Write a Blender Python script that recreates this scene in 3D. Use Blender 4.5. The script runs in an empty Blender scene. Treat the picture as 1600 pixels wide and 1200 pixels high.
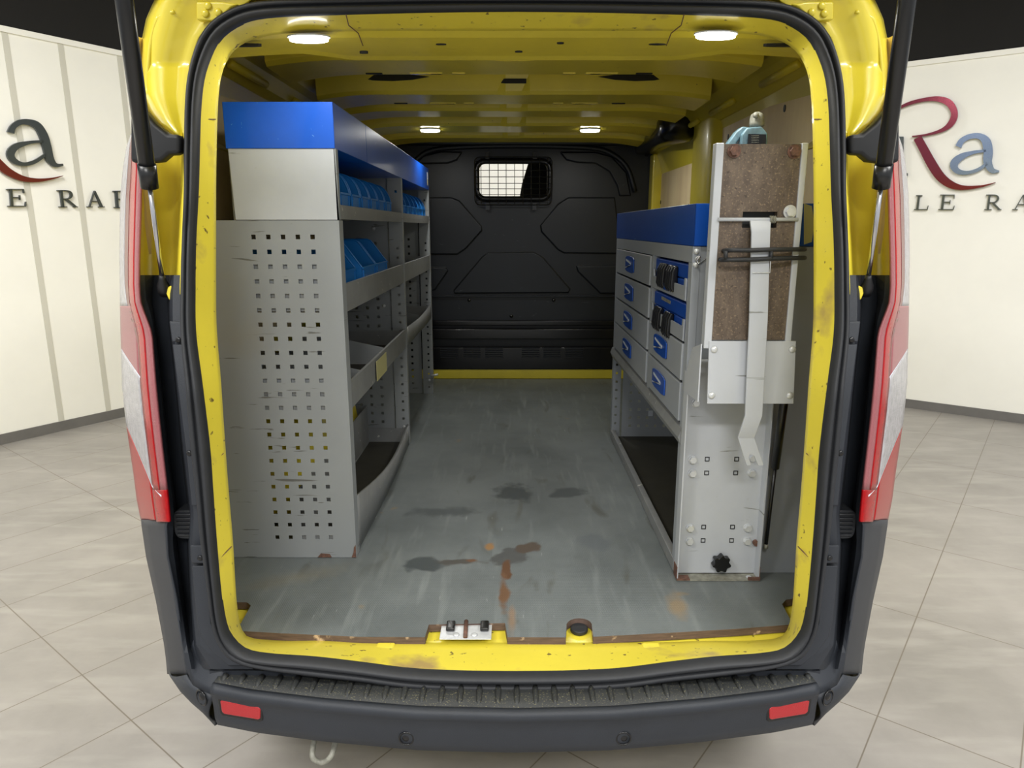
import bpy, bmesh, math, random
from mathutils import Vector, Matrix
random.seed(4)
C = bpy.context.scene.collection
S = bpy.context.scene

# ---------------------------------------------------------------- camera, world, lights, exposure
F = 1090.0
PITCH = math.atan(245/1090)
CAMX, CAMZ = -.006, 1.52
cam_d = bpy.data.cameras.new('camera'); cam = bpy.data.objects.new('camera', cam_d); C.objects.link(cam)
cam_d.sensor_fit = 'HORIZONTAL'; cam_d.sensor_width = 36; cam_d.lens = F/1600*36
cam_d.clip_start = .05; cam_d.clip_end = 60
cam.location = (CAMX, 0, CAMZ); cam.rotation_euler = (math.pi/2-PITCH, 0, 0)
S.camera = cam
w = bpy.data.worlds.new('world'); S.world = w; w.use_nodes = True
w.node_tree.nodes['Background'].inputs[0].default_value = (.95, .98, 1, 1)
w.node_tree.nodes['Background'].inputs[1].default_value = .8
def area(name, loc, rot, sx, sy, power, col=(1, .98, .95)):
    l = bpy.data.lights.new(name, 'AREA'); l.shape = 'RECTANGLE'; l.size = sx; l.size_y = sy
    l.energy = power; l.color = col
    o = bpy.data.objects.new(name, l); C.objects.link(o); o.location = loc; o.rotation_euler = rot
    return o
for i, (x, y, p) in enumerate([(-2.3, -.6, 110), (2.3, -.6, 110), (0, -2.6, 170), (-2.6, 2.6, 110), (2.6, 2.6, 110), (0, 6.6, 60), (0, .15, 60)]):
    area('ceiling_lamp', (x, y, 3.9), (0, 0, 0), 1.5, .5, p)
S.view_settings.view_transform = 'Standard'; S.view_settings.look = 'None'
S.view_settings.gamma = 1; S.view_settings.use_curve_mapping = False
S.view_settings.exposure = 0.0

# ---------------------------------------------------------------- projection helpers (where a thing seen at u,v stands)
cp, sp = math.cos(PITCH), math.sin(PITCH)
def ray(u, v):
    yc = (600-v)/F
    return Vector(((u-800)/F, cp+yc*sp, -sp+yc*cp))
ORG = Vector((CAMX, 0, CAMZ))
def at(u, v, Y):
    d = ray(u, v); return ORG+d*(Y/d.y)
def gz(u, v, z):
    d = ray(u, v); return ORG+d*((z-CAMZ)/d.z)
def atx(u, v, X):
    d = ray(u, v); return ORG+d*((X-CAMX)/d.x)
def Ys(z):
    if z < 1.2: return 1.31+max(z-.57, 0)*.08
    return 1.3604+(z-1.2)*.272
def ats(u, v, off=0):
    Y = 1.4
    for _ in range(12):
        Y = Ys(at(u, v, Y).z)+off
    return at(u, v, Y)
def mir(p): return Vector((-p[0], p[1], p[2]))

# ---------------------------------------------------------------- materials
def lin(c):
    return tuple(((x/255)/12.92 if x/255 <= .04045 else ((x/255+.055)/1.055)**2.4) for x in c)+(1,)
MATS = {}
def mat(name, col, rough=.5, metal=0, coat=0, var=0, vs=6, col2=None, bump=0, bs=200, spec=.5, stretch=None, trans=0, emit=0, alpha=1):
    m = bpy.data.materials.new(name); m.use_nodes = True; nt = m.node_tree; N = nt.nodes; L = nt.links
    b = N['Principled BSDF']; b.inputs['Base Color'].default_value = lin(col)
    b.inputs['Roughness'].default_value = rough; b.inputs['Metallic'].default_value = metal
    b.inputs['Coat Weight'].default_value = coat; b.inputs['Coat Roughness'].default_value = .08
    b.inputs['Specular IOR Level'].default_value = spec
    b.inputs['Transmission Weight'].default_value = trans
    if emit:
        b.inputs['Emission Color'].default_value = lin(col); b.inputs['Emission Strength'].default_value = emit
    tc = N.new('ShaderNodeTexCoord')
    mp = N.new('ShaderNodeMapping'); L.new(tc.outputs['Object'], mp.inputs[0])
    if stretch: mp.inputs['Scale'].default_value = stretch
    if var or col2:
        n = N.new('ShaderNodeTexNoise'); n.inputs['Scale'].default_value = vs; n.inputs['Detail'].default_value = 8
        n.inputs['Roughness'].default_value = .65
        L.new(mp.outputs[0], n.inputs['Vector'])
        r = N.new('ShaderNodeValToRGB'); L.new(n.outputs['Fac'], r.inputs[0])
        r.color_ramp.elements[0].position = .35; r.color_ramp.elements[1].position = .65
        c1 = lin(col); c2 = lin(col2) if col2 else tuple(x*(1-var) for x in c1[:3])+(1,)
        r.color_ramp.elements[0].color = c2; r.color_ramp.elements[1].color = c1
        L.new(r.outputs[0], b.inputs['Base Color'])
    if bump:
        n2 = N.new('ShaderNodeTexNoise'); n2.inputs['Scale'].default_value = bs; n2.inputs['Detail'].default_value = 4
        L.new(mp.outputs[0], n2.inputs['Vector'])
        bp = N.new('ShaderNodeBump'); bp.inputs['Strength'].default_value = bump; bp.inputs['Distance'].default_value = .002
        L.new(n2.outputs['Fac'], bp.inputs['Height']); L.new(bp.outputs[0], b.inputs['Normal'])
    MATS[name] = m
    return m
def nodes(m): return m.node_tree.nodes, m.node_tree.links, m.node_tree.nodes['Principled BSDF']
def speck(m, col, scale, thr, width=.02, stretch=None, dist=0):
    """scratches or specks: thresholded noise over the existing base colour"""
    N, L, b = nodes(m)
    tc = N.new('ShaderNodeTexCoord'); mp = N.new('ShaderNodeMapping'); L.new(tc.outputs['Object'], mp.inputs[0])
    if stretch: mp.inputs['Scale'].default_value = stretch[:3]
    if stretch and len(stretch) > 3: mp.inputs['Rotation'].default_value = stretch[3]
    n = N.new('ShaderNodeTexNoise'); n.inputs['Scale'].default_value = scale; n.inputs['Detail'].default_value = 6
    n.inputs['Distortion'].default_value = dist
    L.new(mp.outputs[0], n.inputs['Vector'])
    r = N.new('ShaderNodeMapRange'); r.inputs[1].default_value = thr; r.inputs[2].default_value = thr+width
    L.new(n.outputs['Fac'], r.inputs[0])
    mx = N.new('ShaderNodeMix'); mx.data_type = 'RGBA'; L.new(r.outputs[0], mx.inputs[0])
    src = b.inputs['Base Color']
    if src.is_linked: L.new(src.links[0].from_socket, mx.inputs[6])
    else: mx.inputs[6].default_value = src.default_value
    mx.inputs[7].default_value = lin(col)
    L.new(mx.outputs[2], b.inputs['Base Color'])

M_yel = mat('yellow_paint', (236, 217, 62), .28, coat=.6, var=.08, vs=3)
M_yeld = mat('yellow_sill_paint', (238, 220, 70), .4, coat=.3, var=.06, vs=8)
speck(M_yeld, (120, 100, 50), 60, .66, .05); speck(M_yeld, (178, 152, 92), 8, .60, .14)
M_yeli = mat('yellow_roof_paint', (224, 206, 66), .36, coat=.1, var=.12, vs=5)
speck(M_yeli, (70, 60, 20), 90, .72, .03)
M_rub = mat('black_rubber', (38, 40, 44), .55, var=.2, vs=20, bump=.15, bs=150)
M_plas = mat('textured_black_plastic', (40, 44, 51), .55, var=.15, vs=10, bump=.25, bs=700)
M_step = mat('step_plastic', (52, 54, 54), .6, var=.3, vs=30, bump=.3, bs=600)
speck(M_step, (112, 108, 82), 300, .6, .08); 
M_blk = mat('satin_black', (22, 23, 25), .5)
M_blkg = mat('gloss_black', (16, 16, 18), .25)
M_strut = mat('strut_black', (20, 21, 23), .3)
M_chrome = mat('brushed_rod', (190, 190, 195), .25, metal=1)
M_bolt = mat('zinc_bolt', (212, 215, 218), .3, metal=.25, var=.15, vs=60)
M_rust = mat('rusty_bolt', (120, 85, 70), .7, col2=(80, 58, 50), vs=120, bump=.4)
M_gry = mat('grey_powder_coat', (144, 148, 151), .45, var=.06, vs=5)
speck(M_gry, (100, 100, 98), 7, .655, .03, (1, 1, 11, (.0, .22, 0)), .5)
speck(M_gry, (142, 142, 138), 3.5, .62, .2)
M_gryl = mat('light_grey_paint', (186, 190, 196), .45, var=.06, vs=12)
speck(M_gryl, (160, 160, 158), 25, .72, .1); speck(M_gryl, (132, 134, 132), 5, .68, .03, (1, 1, 10, (.0, .25, 0)), .5)
M_gryc = mat('cabinet_grey', (156, 161, 168), .4, var=.06, vs=6)
M_galv = mat('worn_grey_lip', (145, 147, 148), .45, metal=.2, var=.14, vs=14)
speck(M_galv, (205, 205, 200), 40, .68, .03)
M_blue = mat('blue_lacquer', (8, 88, 205), .32, coat=.3, var=.12, vs=4)
speck(M_blue, (120, 165, 220), 26, .72, .02, (1, 1, 1), 3)
M_blued = mat('blue_lacquer_cabinet', (12, 75, 170), .35, coat=.3, var=.12, vs=5)
speck(M_blued, (90, 130, 190), 24, .68, .02, (1, 1, 1), 3)
M_bin = mat('blue_bin_plastic', (18, 112, 190), .4, var=.08, vs=6)
M_case = mat('blue_case_plastic', (12, 70, 165), .4, bump=.1)
M_white = mat('white_mark', (205, 212, 222), .4)
M_bulk = mat('bulkhead_plastic', (24, 28, 35), .4, var=.18, vs=4, bump=.2, bs=250)
speck(M_bulk, (62, 64, 68), 10, .7, .04, (1, 1, 2.5), 2)
M_ply = mat('plywood_lining', (240, 220, 176), .6, col2=(218, 194, 152), vs=5, stretch=(1, 1, .25))
M_brown = mat('film_faced_plywood', (106, 92, 78), .55, col2=(76, 64, 54), vs=22, stretch=(1.6, 1, .7), bump=.3, bs=120)
speck(M_brown, (130, 111, 90), 210, .56, .1); speck(M_brown, (58, 47, 40), 120, .6, .1)
M_red = mat('red_lens', (168, 8, 16), .22, spec=.3, var=.25, vs=90)
M_redd = mat('dark_red_lens', (104, 5, 12), .22, spec=.25)
M_pink = mat('pink_clear_lens', (150, 88, 92), .3, spec=.4, bump=.5, bs=300)
M_clear = mat('clear_lens', (178, 176, 178), .25, spec=.5, var=.3, vs=60, bump=.5, bs=260)
M_refl = mat('red_reflector', (165, 12, 24), .3, coat=.5, bump=.6, bs=500)
M_wall = mat('white_wall_paint', (246, 245, 238), .6, var=.04, vs=2)
M_seam = mat('wall_seam', (205, 203, 192), .6)
M_curt = mat('black_ceiling_cloth', (20, 19, 18), .9, var=.2, vs=2)
M_base = mat('skirting_tile', (112, 110, 108), .6, var=.15, vs=6)
M_letter = mat('grey_sign_letter', (78, 84, 86), .3, metal=.6)
M_swoosh = mat('rust_red_sign', (112, 45, 36), .3, metal=.5)
M_swoosh2 = mat('burgundy_chrome_sign', (118, 50, 62), .15, metal=.8)
M_letterc = mat('steel_blue_sign', (125, 140, 165), .15, metal=.8)
M_lamp = mat('lamp_glow', (255, 252, 240), .4, emit=14)
M_teal = mat('pale_teal_enamel', (118, 152, 168), .4, col2=(92, 116, 126), vs=40)
M_knob = mat('worn_grey_cast', (150, 150, 138), .5, col2=(110, 108, 98), vs=50)
M_wood = mat('board_edge_wood', (108, 88, 78), .75, col2=(80, 64, 58), vs=20, stretch=(1, 1, 12))
speck(M_wood, (190, 165, 140), 30, .62, .06)
M_fabric = mat('seat_cloth', (30, 31, 34), .9)
M_tray = mat('dark_tray_mat', (58, 56, 48), .6, var=.3, vs=8)
M_tyre = mat('tyre_rubber', (25, 25, 26), .8)
M_rim = mat('steel_rim', (120, 122, 125), .4, metal=.6)
M_yelp = mat('old_label', (178, 172, 120), .6)

# floor board with anti-slip grain, scuffs, oil and rust stains (each with a shape of its own)
def floorboard_mat():
    m = mat('grey_antislip_board', (118, 124, 125), .42, col2=(98, 104, 105), vs=3.0)
    N, L, b = nodes(m)
    speck(m, (128, 134, 134), 34, .56, .2, (1, .1, 1)); speck(m, (90, 92, 88), 5, .62, .12, (2.2, .6, 1), 1)
    speck(m, (150, 154, 154), 120, .71, .03, (1, .10, 1)); 
    speck(m, (138, 122, 98), 9, .70, .08)
    tc = N.new('ShaderNodeTexCoord')
    ns = N.new('ShaderNodeTexNoise'); ns.inputs['Scale'].default_value = 16; ns.inputs['Detail'].default_value = 5
    L.new(tc.outputs['Object'], ns.inputs['Vector'])
    def blot(u, v, rx, ry, col, soft=.15, k=2.6, amt=1.0, rot=0):
        p = gz(u, v, .6)
        mp = N.new('ShaderNodeMapping'); mp.vector_type = 'TEXTURE'
        mp.inputs['Location'].default_value = (p.x, p.y, .6); mp.inputs['Scale'].default_value = (rx, ry, 1)
        mp.inputs['Rotation'].default_value = (0, 0, rot)
        L.new(tc.outputs['Object'], mp.inputs[0])
        ln = N.new('ShaderNodeVectorMath'); ln.operation = 'LENGTH'; L.new(mp.outputs[0], ln.inputs[0])
        ad = N.new('ShaderNodeMath'); ad.operation = 'MULTIPLY_ADD'; L.new(ns.outputs['Fac'], ad.inputs[0])
        ad.inputs[1].default_value = k; L.new(ln.outputs['Value'], ad.inputs[2])
        r = N.new('ShaderNodeMapRange'); r.inputs[1].default_value = 1+k/2+soft; r.inputs[2].default_value = 1+k/2-soft
        r.inputs[3].default_value = 0; r.inputs[4].default_value = amt
        L.new(ad.outputs[0], r.inputs[0])
        mx = N.new('ShaderNodeMix'); mx.data_type = 'RGBA'; L.new(r.outputs[0], mx.inputs[0])
        L.new(b.inputs['Base Color'].links[0].from_socket, mx.inputs[6]); mx.inputs[7].default_value = lin(col)
        L.new(mx.outputs[2], b.inputs['Base Color'])
    dk = (72, 78, 80)
    blot(802, 770, .075, .07, dk, .25); blot(885, 771, .055, .045, dk, .2); blot(690, 800, .09, .035, dk, .3, amt=.8)
    blot(660, 882, .06, .035, dk, .2); blot(720, 878, .065, .02, (80, 78, 74), .2)
    blot(795, 870, .05, .05, (82, 84, 84), .15); blot(828, 855, .035, .035, (84, 74, 66), .15)
    blot(792, 892, .014, .06, (98, 70, 50), .2); blot(787, 925, .012, .09, (112, 84, 62), .3); blot(738, 876, .02, .014, (108, 80, 60), .2)
    blot(930, 846, .04, .05, (96, 102, 106), .3, amt=.8)
    blot(1060, 945, .022, .05, (158, 132, 92), .5, amt=.6); blot(470, 900, .10, .035, (140, 128, 96), .6, amt=.35, rot=.4)
    blot(450, 880, .16, .10, (96, 102, 106), .5, amt=.5)
    blot(765, 855, .012, .02, (150, 115, 75), .4); blot(800, 965, .008, .05, (150, 118, 86), .5, amt=.6)
    # woven anti-slip relief
    mp = N.new('ShaderNodeMapping'); mp.inputs['Scale'].default_value = (95, 60, 1); L.new(tc.outputs['Object'], mp.inputs[0])
    br = N.new('ShaderNodeTexBrick'); br.inputs['Scale'].default_value = 1; br.inputs['Mortar Size'].default_value = .12
    br.inputs['Mortar Smooth'].default_value = 1
    L.new(mp.outputs[0], br.inputs['Vector'])
    bp = N.new('ShaderNodeBump'); bp.inputs['Strength'].default_value = .35; bp.inputs['Distance'].default_value = .0015
    bp.invert = True
    L.new(br.outputs['Fac'], bp.inputs['Height']); L.new(bp.outputs[0], b.inputs['Normal'])
    return m
M_board = floorboard_mat()

def tile_mat():
    m = mat('stone_floor_tiles', (158, 153, 147), .42, col2=(138, 134, 128), vs=1.6)
    N, L, b = nodes(m)
    speck(m, (150, 146, 139), 3.2, .54, .2, (1, 4, 1, (0, 0, math.radians(38)))); speck(m, (166, 162, 155), 2.2, .5, .3, (1, 5, 1, (0, 0, math.radians(38))))
    tc = N.new('ShaderNodeTexCoord'); sx = N.new('ShaderNodeVectorMath'); sy = N.new('ShaderNodeVectorMath')
    outs = []
    for n, d, off, per in ((sx, (.616, .788, 0), .766, .737), (sy, (.788, -.616, 0), -.28, .371)):
        n.operation = 'DOT_PRODUCT'; L.new(tc.outputs['Object'], n.inputs[0]); n.inputs[1].default_value = d
        a = N.new('ShaderNodeMath'); a.operation = 'ADD'; a.inputs[1].default_value = -off+per*40; L.new(n.outputs['Value'], a.inputs[0])
        q = N.new('ShaderNodeMath'); q.operation = 'PINGPONG'; q.inputs[1].default_value = per/2; 
        md = N.new('ShaderNodeMath'); md.operation = 'MODULO'; md.inputs[1].default_value = per; L.new(a.outputs[0], md.inputs[0])
        # distance to nearest multiple of per
        sb = N.new('ShaderNodeMath'); sb.operation = 'SUBTRACT'; sb.inputs[0].default_value = per; L.new(md.outputs[0], sb.inputs[1])
        mn = N.new('ShaderNodeMath'); mn.operation = 'MINIMUM'; L.new(md.outputs[0], mn.inputs[0]); L.new(sb.outputs[0], mn.inputs[1])
        outs.append(mn)
    mn = N.new('ShaderNodeMath'); mn.operation = 'MINIMUM'; L.new(outs[0].outputs[0], mn.inputs[0]); L.new(outs[1].outputs[0], mn.inputs[1])
    r = N.new('ShaderNodeMapRange'); r.inputs[1].default_value = .0028; r.inputs[2].default_value = .0012; L.new(mn.outputs[0], r.inputs[0])
    mx = N.new('ShaderNodeMix'); mx.data_type = 'RGBA'; L.new(r.outputs[0], mx.inputs[0])
    L.new(b.inputs['Base Color'].links[0].from_socket, mx.inputs[6]); mx.inputs[7].default_value = lin((112, 104, 92))
    L.new(mx.outputs[2], b.inputs['Base Color'])
    return m
M_tile = tile_mat()

# ---------------------------------------------------------------- mesh builder
class MB:
    def __init__(s): s.v = []; s.f = []
    def add(s, vs, fs):
        o = len(s.v); s.v += [tuple(x) for x in vs]; s.f += [tuple(i+o for i in f) for f in fs]; return s
    def box(s, x0, x1, y0, y1, z0, z1):
        return s.add([(x0,y0,z0),(x1,y0,z0),(x1,y1,z0),(x0,y1,z0),(x0,y0,z1),(x1,y0,z1),(x1,y1,z1),(x0,y1,z1)],
                     [(0,3,2,1),(4,5,6,7),(0,1,5,4),(1,2,6,5),(2,3,7,6),(3,0,4,7)])
    def quad(s, *p): return s.add(p, [tuple(range(len(p)))])
    def prism(s, pts, vec):
        n = len(pts); vec = Vector(vec)
        return s.add([Vector(p) for p in pts]+[Vector(p)+vec for p in pts],
                     [tuple(range(n))[::-1], tuple(range(n, 2*n))]+[(i, (i+1) % n, n+(i+1) % n, n+i) for i in range(n)])
    def grid(s, rows, closed=False):
        n = len(rows[0]); vs = [p for r in rows for p in r]; fs = []
        for i in range(len(rows)-1):
            for j in range(n if closed else n-1):
                k = (j+1) % n
                fs.append((i*n+j, i*n+k, (i+1)*n+k, (i+1)*n+j))
        return s.add(vs, fs)
    def tube(s, pts, r, seg=10, caps=True, closed=False):
        pts = [Vector(p) for p in pts]; n = len(pts); rs = r if isinstance(r, (list, tuple)) else [r]*n
        rows = []; up = None
        for i, p in enumerate(pts):
            t = (pts[(i+1) % n]-pts[i-1]) if closed else (pts[min(i+1, n-1)]-pts[max(i-1, 0)])
            t.normalize()
            if up is None: up = Vector((0, 0, 1)) if abs(t.z) < .9 else Vector((1, 0, 0))
            a = t.cross(up).normalized(); b = t.cross(a).normalized(); up = -b if (-b).dot(up) > 0 else b
            rows.append([p+rs[i]*(math.cos(2*math.pi*k/seg)*a+math.sin(2*math.pi*k/seg)*b) for k in range(seg)])
        if closed: rows.append(rows[0])
        o = len(s.v); s.grid(rows, True)
        if caps and not closed:
            s.f.append(tuple(o+k for k in range(seg))[::-1]); s.f.append(tuple(o+(n-1)*seg+k for k in range(seg)))
        return s
    def cyl(s, p0, p1, r0, r1=None, seg=20):
        return s.tube([p0, p1], [r0, r1 if r1 is not None else r0], seg)
    def dome(s, c, n, r, h, seg=14):
        c = Vector(c); n = Vector(n).normalized(); pts = []; rs = []
        for a in (0, .35, .7, .95, 1):
            pts.append(c+n*h*a); rs.append(r*math.sqrt(max(1-a*a, .002)))
        return s.tube(pts, rs, seg)
    def ribbon(s, pts, wid, nrm):   # flat bar along pts, width direction wid, thickness vec nrm
        rows = []
        for p, ww in pts:
            p = Vector(p); W = Vector(wid)*ww/2; T = Vector(nrm)
            rows.append([p-W, p+W, p+W+T, p-W+T])
        o = len(s.v); s.grid(rows, True); n = len(rows)
        s.f.append((o, o+1, o+2, o+3)); s.f.append(tuple(o+(n-1)*4+k for k in (3, 2, 1, 0)))
        return s
    def build(s, name, m, parent=None, bevel=0, smooth=False, solid=0, local=False, seg=2, label=None, off=0):
        me = bpy.data.meshes.new(name); me.from_pydata(s.v, [], s.f); me.materials.append(m)
        bm = bmesh.new(); bm.from_mesh(me); bmesh.ops.recalc_face_normals(bm, faces=bm.faces)
        bm.to_mesh(me); bm.free()
        if smooth:
            for p in me.polygons: p.use_smooth = True
        o = bpy.data.objects.new(name, me); C.objects.link(o)
        if solid:
            md = o.modifiers.new('solid', 'SOLIDIFY'); md.thickness = solid; md.offset = off
        if bevel:
            md = o.modifiers.new('bevel', 'BEVEL'); md.width = bevel; md.segments = seg; md.limit_method = 'ANGLE'; md.angle_limit = math.radians(35)
            md.harden_normals = False
            for p in me.polygons: p.use_smooth = True
            try:
                md2 = o.modifiers.new('wn', 'WEIGHTED_NORMAL'); md2.keep_sharp = True
            except Exception: pass
        if parent:
            o.parent = parent
            if not local: o.matrix_parent_inverse = inv(parent)
        if label: o['label'] = label
        return o
def split(s, *a, **k):
    """one object per connected piece of the builder's mesh"""
    par = list(range(len(s.v)))
    def fd(i):
        while par[i] != i: par[i] = par[par[i]]; i = par[i]
        return i
    for f in s.f:
        r = fd(f[0])
        for j in f[1:]: par[fd(j)] = r
    groups = {}
    for f in s.f: groups.setdefault(fd(f[0]), []).append(f)
    out = []
    for g in groups.values():
        ids = sorted({i for f in g for i in f}); mp = {i: n for n, i in enumerate(ids)}
        m_ = MB(); m_.v = [s.v[i] for i in ids]; m_.f = [tuple(mp[i] for i in f) for f in g]
        out.append(m_.build(*a, **k))
    return out
MB.split = split
LOC = {}
def inv(p): return Matrix.Translation(-Vector(LOC[p]))
def thing(name, label, cat, loc=(0, 0, 0), group=None):
    o = bpy.data.objects.new(name, None); C.objects.link(o); o.location = loc; o.empty_display_size = .05
    LOC[o] = Vector(loc); o['label'] = label; o['category'] = cat
    if group: o['group'] = group
    return o
_inv0 = inv
def inv(p):
    q = p; t = Vector((0, 0, 0))
    while q is not None:
        if q in LOC: t = LOC[q]
        q = q.parent
    if p in LOC: return Matrix.Translation(-t)
    return Matrix.Identity(4)           # meshes sit with their origin at the parent's origin space
def struct(o): o['kind'] = 'structure'; return o

def resample(pts, n):
    pts = [Vector(p) for p in pts]
    # catmull-rom densify
    d = []
    for i in range(len(pts)-1):
        p0, p1, p2, p3 = pts[max(i-1, 0)], pts[i], pts[i+1], pts[min(i+2, len(pts)-1)]
        for k in range(12):
            t = k/12
            d.append(.5*((2*p1)+(p2-p0)*t+(2*p0-5*p1+4*p2-p3)*t*t+(3*p1-p0-3*p2+p3)*t**3))
    d.append(pts[-1])
    L = [0]
    for a, b in zip(d, d[1:]): L.append(L[-1]+(b-a).length)
    out = []; j = 0
    for i in range(n):
        s = L[-1]*i/(n-1)
        while j < len(L)-2 and L[j+1] < s: j += 1
        q = 0 if L[j+1] == L[j] else (s-L[j])/(L[j+1]-L[j])
        out.append(d[j].lerp(d[j+1], min(max(q, 0), 1)))
    return out
def interp(tab, v):
    """tab: sorted list (v, values...)"""
    if v <= tab[0][0]: return tab[0][1:]
    for a, b in zip(tab, tab[1:]):
        if v <= b[0]:
            t = (v-a[0])/(b[0]-a[0]); return tuple(x+(y-x)*t for x, y in zip(a[1:], b[1:]))
    return tab[-1][1:]

# ================================================================ ROOM
struct(MB().quad((-9, -7, 0), (9, -7, 0), (9, 11, 0), (-9, 11, 0)).build('floor', M_tile))
LW0, LWd = Vector((-3.67, 4.78, 0)), Vector((.48, .78, 0)).normalized()
RW0, RWd = Vector((4.06, 5.33, 0)), Vector((-.64, .50, 0)).normalized()
LWn = Vector((LWd.y, -LWd.x, 0)); RWn = Vector((-RWd.y, RWd.x, 0))   # into the room
if LWn.dot(-LW0) < 0: LWn = -LWn
if RWn.dot(-RW0) < 0: RWn = -RWn
def wall(name, p0, d, n, l0, l1, z0, z1, th=.1, m=M_wall, outw=True):
    a = p0+d*l0; b = p0+d*l1; s = MB(); o = n*-th if outw else n*th
    s.prism([a+Vector((0, 0, z0)), b+Vector((0, 0, z0)), b+Vector((0, 0, z1)), a+Vector((0, 0, z1))], o)
    ob = s.build(name, m); struct(ob); return ob
TOPL, TOPR = 2.845, 2.81
wall('wall_left', LW0, LWd, LWn, -4.5, 4.6, 0, TOPL)
wall('wall_right', RW0, RWd, RWn, -3.5, 4.6, 0, TOPR)
lend = LW0+LWd*4.6; rend = RW0+RWd*4.6
bd = (rend-lend); bl = bd.length; bd.normalize(); bn = Vector((bd.y, -bd.x, 0))
wall('wall_back', lend, bd, bn, -.02, bl+.02, 0, 2.84)
wall('trim_1', LW0, LWd, LWn, -4.5, 4.6, TOPL-.035, TOPL+.004, .012, M_wall, False)
wall('trim_2', RW0, RWd, RWn, -3.5, 4.6, TOPR-.035, TOPR+.004, .012, M_wall, False)
wall('wall_upper_left', LW0, LWd, LWn, -4.5, 4.6, TOPL+.004, 4.1, .1, M_curt)
wall('wall_upper_right', RW0, RWd, RWn, -3.5, 4.6, TOPR+.004, 4.1, .1, M_curt)
wall('wall_upper_back', lend, bd, bn, -.02, bl+.02, 2.84, 4.1, .1, M_curt)
wall('baseboard_left', LW0, LWd, LWn, -4.5, 4.6, 0, .075, .012, M_base, False)
wall('baseboard_right', RW0, RWd, RWn, -3.5, 4.6, 0, .075, .012, M_base, False)
struct(MB().box(-9, 9, 1.0, 11, 4.1, 4.2).build('ceiling', M_curt))
def onwall(u, v, side, off=0):
    p0, n = (LW0, LWn) if side == 'L' else (RW0, RWn)
    d = ray(u, v); k = (p0+n*off-ORG).dot(n)/d.dot(n)
    return ORG+d*k
# cloth-covered panel seams on the left wall
for i, (u0, v0, u1, v1) in enumerate([(8, 60, 58, 672), (93, 60, 135, 640), (185, 75, 215, 640)]):
    a = onwall(u0, v0, 'L'); 
    l = (a-LW0).dot(LWd); wdt = .02
    wall('trim_%d' % (i+3), LW0, LWd, LWn, l-wdt, l+wdt, .075, TOPL-.035, .004, M_seam, False)

# ---------------------------------------------------------------- wall signs
def sign_ribbon(name, pts, side, m, parent, sc=1, org=(0, 0), off=.03, label=None, th=.02):
    """brush stroke of changing width; pts (x,y,w) in picture units"""
    P = resample([Vector((x, y, wd)) for x, y, wd in pts], len(pts)*6)
    L_, R_ = [], []
    for i, p in enumerate(P):
        a = P[max(i-1, 0)]; b = P[min(i+1, len(P)-1)]
        t = Vector((b.x-a.x, b.y-a.y)); t.normalize(); nn = Vector((-t.y, t.x))
        h = max(p.z, 1)/2
        L_.append((org[0]+(p.x+nn.x*h)/sc, org[1]+(p.y+nn.y*h)/sc)); R_.append((org[0]+(p.x-nn.x*h)/sc, org[1]+(p.y-nn.y*h)/sc))
    n = LWn if side == 'L' else RWn
    rows = []
    for l, r in zip(L_, R_):
        a = onwall(*l, side, off); b = onwall(*r, side, off)
        rows.append([a, b, b-n*th, a-n*th])
    s = MB(); s.grid(rows, True); s.f.append((0, 1, 2, 3)); k = len(rows)*4; s.f.append((k-1, k-2, k-3, k-4))
    return s.build(name, m, parent, label=label)
GLY = {
 'L': [[(.28,0,.16),(.28,1,.16)], [(.08,.03,.06),(.5,.03,.06)], [(.06,.97,.06),(.98,.97,.06)], [(.96,.97,.06),(.99,.7,.04)]],
 'E': [[(.27,0,.16),(.27,1,.16)], [(.06,.03,.06),(.92,.03,.06)], [(.9,.03,.06),(.92,.25,.04)], [(.27,.49,.06),(.7,.49,.06)],
       [(.7,.36,.05),(.7,.62,.05)], [(.06,.97,.06),(.96,.97,.06)], [(.95,.97,.06),(.99,.72,.04)]],
 'R': [[(.24,0,.15),(.24,1,.15)], [(.05,.97,.05),(.45,.97,.05)], [(.05,.03,.06),(.5,.03,.06)],
       [(.3,.03,.06),(.5,.03,.06),(.68,.1,.1),(.74,.27,.15),(.66,.44,.1),(.5,.51,.06),(.3,.51,.06)], [(.45,.52,.12),(.68,.76,.14),(.9,.97,.1)], [(.78,.97,.05),(1,.97,.05)]],
 'A': [[(.5,.0,.04),(.14,.97,.06)], [(.5,.02,.08),(.84,.97,.15)], [(.26,.64,.05),(.7,.64,.05)], [(.0,.97,.05),(.3,.97,.05)], [(.66,.97,.05),(1,.97,.05)]],
 'B': [[(.24,0,.15),(.24,1,.15)], [(.05,.03,.06),(.55,.03,.06),(.72,.12,.1),(.76,.26,.14),(.68,.4,.1),(.5,.48,.06),(.3,.48,.06)],
       [(.5,.48,.06),(.74,.56,.1),(.82,.73,.15),(.74,.9,.1),(.5,.97,.06),(.05,.97,.06)]],
}
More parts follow.
